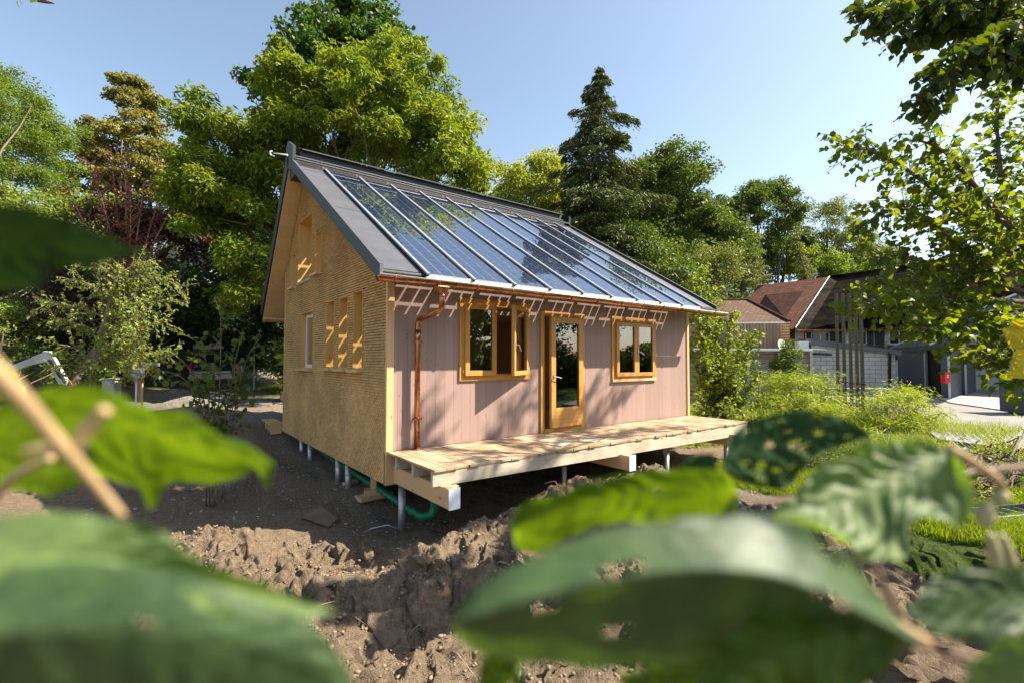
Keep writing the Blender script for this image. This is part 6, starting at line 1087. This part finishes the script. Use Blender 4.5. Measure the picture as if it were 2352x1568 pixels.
def stem(parent, pts, r0, r1, mat='stem', name='stem'): mb = MB(); c = cat([P(*p) for p in pts], 6); mb.tube(c, np.linspace(r0, r1, len(c)), 10); return build(mb, name, M[mat], parent, smooth=True)
q = P(-120, 560, .2); t = thing('upper_hazel_spray', 'blurred dark leaf poking in at the left edge above the purple tree', 'branch', q)
big_leaf(t, dz([(-120, 565), (40, 565), (180, 560), (332, 583)], (.18, .20)), dz([(-120, 470), (20, 476), (120, 490), (220, 530), (332, 583)], (.165, .20)), dz([(-120, 680), (20, 668), (100, 660), (118, 628), (170, 610), (205, 625), (230, 605), (332, 583)], (.20, .20)), M['hz_dark'], 1, .001)
q = P(-100, 700, .24); t = thing('left_hazel_spray', 'blurred bright green hazel leaves on a pale forked stem in the lower left', 'branch', q)
stem(t, dz([(-70, 790), (40, 905), (130, 1010), (205, 1095), (280, 1185)], (.13, .17)), .0027, .0015); stem(t, dz([(160, 1040), (200, 985), (245, 938)], .155), .0026, .0018); stem(t, dz([(60, 1040), (95, 1030), (150, 1035)], .152), .0016, .0015, name='bud'); stem(t, dz([(-30, 1160), (40, 1090), (120, 1050)], .20), .002, .0016)
big_leaf(t, dz([(-60, 1010), (120, 985), (300, 985), (460, 1030), (630, 1062)], (.24, .22)), dz([(-60, 960), (60, 905), (150, 882), (235, 880), (330, 925), (430, 950), (500, 998), (575, 1022), (630, 1062)], (.215, .21)), dz([(-60, 1120), (60, 1130), (160, 1118), (250, 1105), (322, 1108), (345, 1168), (390, 1110), (470, 1112), (545, 1100), (590, 1070), (618, 1120), (632, 1062)], (.265, .235)), M['hz_bright'], 2, .0022, serr=.04, holes=2)
big_leaf(t, dz([(-120, 1310), (150, 1280), (400, 1310), (772, 1402)], (.13, .165)), dz([(-120, 1200), (60, 1172), (200, 1175), (360, 1210), (480, 1288), (600, 1335), (700, 1370), (772, 1402)], (.14, .165)), dz([(-120, 1480), (200, 1500), (450, 1470), (600, 1440), (700, 1420), (772, 1402)], (.12, .165)), M['hz_pale'], 3, .0012, curl=.006, holes=2)
big_leaf(t, dz([(-160, 1470), (200, 1440), (500, 1480), (700, 1560), (860, 1660)], (.12, .15)), dz([(-160, 1350), (100, 1300), (350, 1310), (560, 1380), (720, 1450), (800, 1540), (860, 1660)], (.13, .15)), dz([(-160, 1700), (200, 1780), (500, 1800), (750, 1760), (860, 1660)], (.125, .15)), M['hz_grey'], 4, .0006, curl=.006, holes=3)
q = P(-40, 880, .5); t = thing('yellow_leaf_tip', 'small blurred yellow curled leaf at the left edge below the digger', 'leaf', q)
big_leaf(t, dz([(-40, 850), (20, 880), (66, 912)], .45), dz([(-40, 820), (30, 845), (66, 912)], .45), dz([(-40, 900), (10, 920), (66, 912)], .45), M['hz_yellow'], 5, .002, name='blade')
q = P(2420, 1580, .26); t = thing('right_hazel_spray', 'blurred large hazel leaves and catkins crossing the lower right on a brown twig', 'branch', q)
stem(t, dz([(2460, 1590), (2352, 1560), (2240, 1520), (2140, 1480), (2060, 1400), (2010, 1300)], (.19, .22)), .0028, .0014, 'stem_brown'); stem(t, dz([(2130, 1478), (2040, 1420), (1960, 1360), (1880, 1290)], (.185, .18)), .0024, .0014); stem(t, dz([(2460, 1070), (2352, 1072), (2240, 1082), (2100, 1110), (1900, 1135), (1760, 1150), (1690, 1138)], (.33, .26)), .0022, .0014, 'stem_brown')
stem(t, dz([(2180, 1030), (2240, 1065), (2295, 1105), (2302, 1135)], .27), .0028, .002); stem(t, dz([(2302, 1135), (2285, 1150), (2270, 1180)], .27), .0018, .0016)
for k, (pts, r0) in enumerate((([(2272, 1150), (2262, 1185), (2264, 1208)], .0045), ([(2275, 1225), (2290, 1290), (2318, 1375)], .0034), ([(2300, 1225), (2318, 1280), (2326, 1340)], .003), ([(2292, 1128), (2300, 1140), (2305, 1150)], .004))):
    mb = MB(); c = cat([P(u, v, .27) for u, v in pts], 6); mb.tube(c, r0*np.sin(np.linspace(.5, 2.75, len(c))), 10); build(mb, 'catkin', M['catkin'], t, smooth=True)
big_leaf(t, dz([(1695, 1138), (1600, 1125), (1450, 1135), (1300, 1165), (1178, 1215)], (.26, .24)), dz([(1695, 1130), (1665, 1085), (1590, 1070), (1450, 1085), (1330, 1110), (1240, 1142), (1178, 1185), (1178, 1215)], (.245, .23)), dz([(1695, 1142), (1672, 1195), (1500, 1208), (1400, 1204), (1320, 1225), (1260, 1262), (1190, 1258), (1178, 1215)], (.285, .26)), M['hz_bright'], 6, .0014, serr=.03, holes=2)
big_leaf(t, dz([(1640, 1042), (1600, 1058), (1548, 1080)], .3), dz([(1640, 1040), (1590, 1045), (1548, 1080)], .3), dz([(1640, 1046), (1640, 1085), (1548, 1080)], .3), M['hz_dark'], 7, .001)
big_leaf(t, dz([(1662, 1062), (1740, 1020), (1860, 990), (2004, 1000)], (.30, .32)), dz([(1662, 1055), (1690, 992), (1760, 955), (1860, 943), (1950, 966), (2004, 1000)], (.30, .32)), dz([(1662, 1066), (1690, 1104), (1750, 1116), (1810, 1122), (1860, 1055), (1930, 1022), (2004, 1000)], (.30, .32)), M['hz_dark'], 8, .0018, holes=16, serr=.05)
big_leaf(t, dz([(2188, 1036), (2080, 1080), (1980, 1130), (1880, 1170), (1782, 1188)], (.27, .24)), dz([(2188, 1034), (2100, 1018), (2000, 1020), (1920, 1045), (1850, 1105), (1782, 1180)], (.28, .25)), dz([(2188, 1040), (2236, 1135), (2200, 1205), (2120, 1190), (2085, 1215), (2075, 1275), (2005, 1296), (1935, 1250), (1880, 1215), (1782, 1192)], (.26, .22)), M['hz_pale'], 9, .0030, serr=.07, curl=.004)
big_leaf(t, dz([(2110, 1474), (1960, 1395), (1780, 1325), (1560, 1310), (1300, 1355), (1034, 1430)], (.155, .14)), dz([(2110, 1472), (2045, 1410), (1960, 1300), (1890, 1232), (1790, 1184), (1620, 1174), (1430, 1192), (1250, 1250), (1100, 1335), (1036, 1420)], (.185, .155)), dz([(2110, 1480), (1980, 1540), (1800, 1500), (1600, 1520), (1400, 1512), (1200, 1500), (1090, 1480), (1036, 1438)], (.18, .165)), M['hz_grey'], 10, .0007, curl=.010, serr=.03, holes=5)
big_leaf(t, dz([(2060, 1440), (1900, 1470), (1760, 1540), (1640, 1640)], (.16, .15)), dz([(2060, 1435), (1850, 1400), (1680, 1450), (1600, 1540), (1640, 1640)], (.165, .15)), dz([(2060, 1450), (2030, 1560), (1900, 1650), (1750, 1680), (1640, 1640)], (.155, .15)), M['hz_bright'], 11, .003, serr=.04, holes=3)
big_leaf(t, dz([(2460, 1375), (2300, 1370), (2180, 1385), (2080, 1400)], (.22, .20)), dz([(2460, 1320), (2330, 1300), (2220, 1305), (2130, 1338), (2080, 1400)], (.225, .20)), dz([(2460, 1440), (2340, 1450), (2250, 1476), (2140, 1450), (2080, 1400)], (.21, .20)), M['hz_grey'], 12, .0014)
big_leaf(t, dz([(2480, 1520), (2380, 1540), (2200, 1600)], .17), dz([(2480, 1450), (2350, 1450), (2250, 1500), (2200, 1600)], .17), dz([(2480, 1640), (2350, 1660), (2200, 1600)], .17), M['hz_pale'], 13, .001)
big_leaf(t, dz([(1180, 1480), (1130, 1540), (1090, 1610)], .18), dz([(1180, 1478), (1110, 1500), (1090, 1610)], .18), dz([(1180, 1484), (1200, 1560), (1090, 1610)], .18), M['hz_bright'], 14, .002)
big_leaf(t, dz([(1420, 1560), (1580, 1545), (1760, 1600)], .2), dz([(1420, 1555), (1600, 1525), (1760, 1600)], .2), dz([(1420, 1565), (1560, 1620), (1760, 1600)], .2), M['hz_bright'], 15, .002)
q = P(2420, 760, 1.3); t = thing('yellow_linden_leaf', 'bright yellow lime leaf hanging at the right edge', 'leaf', q)
big_leaf(t, dz([(2390, 740), (2350, 770), (2322, 800)], 1.2), dz([(2390, 740), (2330, 738), (2306, 762), (2322, 800)], 1.2), dz([(2390, 745), (2380, 800), (2322, 800)], 1.2), M['hz_yellow'], 16, .004, name='blade', serr=.08)
big_leaf(t, dz([(2380, 790), (2350, 830), (2312, 868)], 1.2), dz([(2380, 788), (2335, 800), (2312, 868)], 1.2), dz([(2380, 795), (2375, 860), (2312, 868)], 1.2), M['hz_yellow'], 17, .004, name='blade', serr=.08)
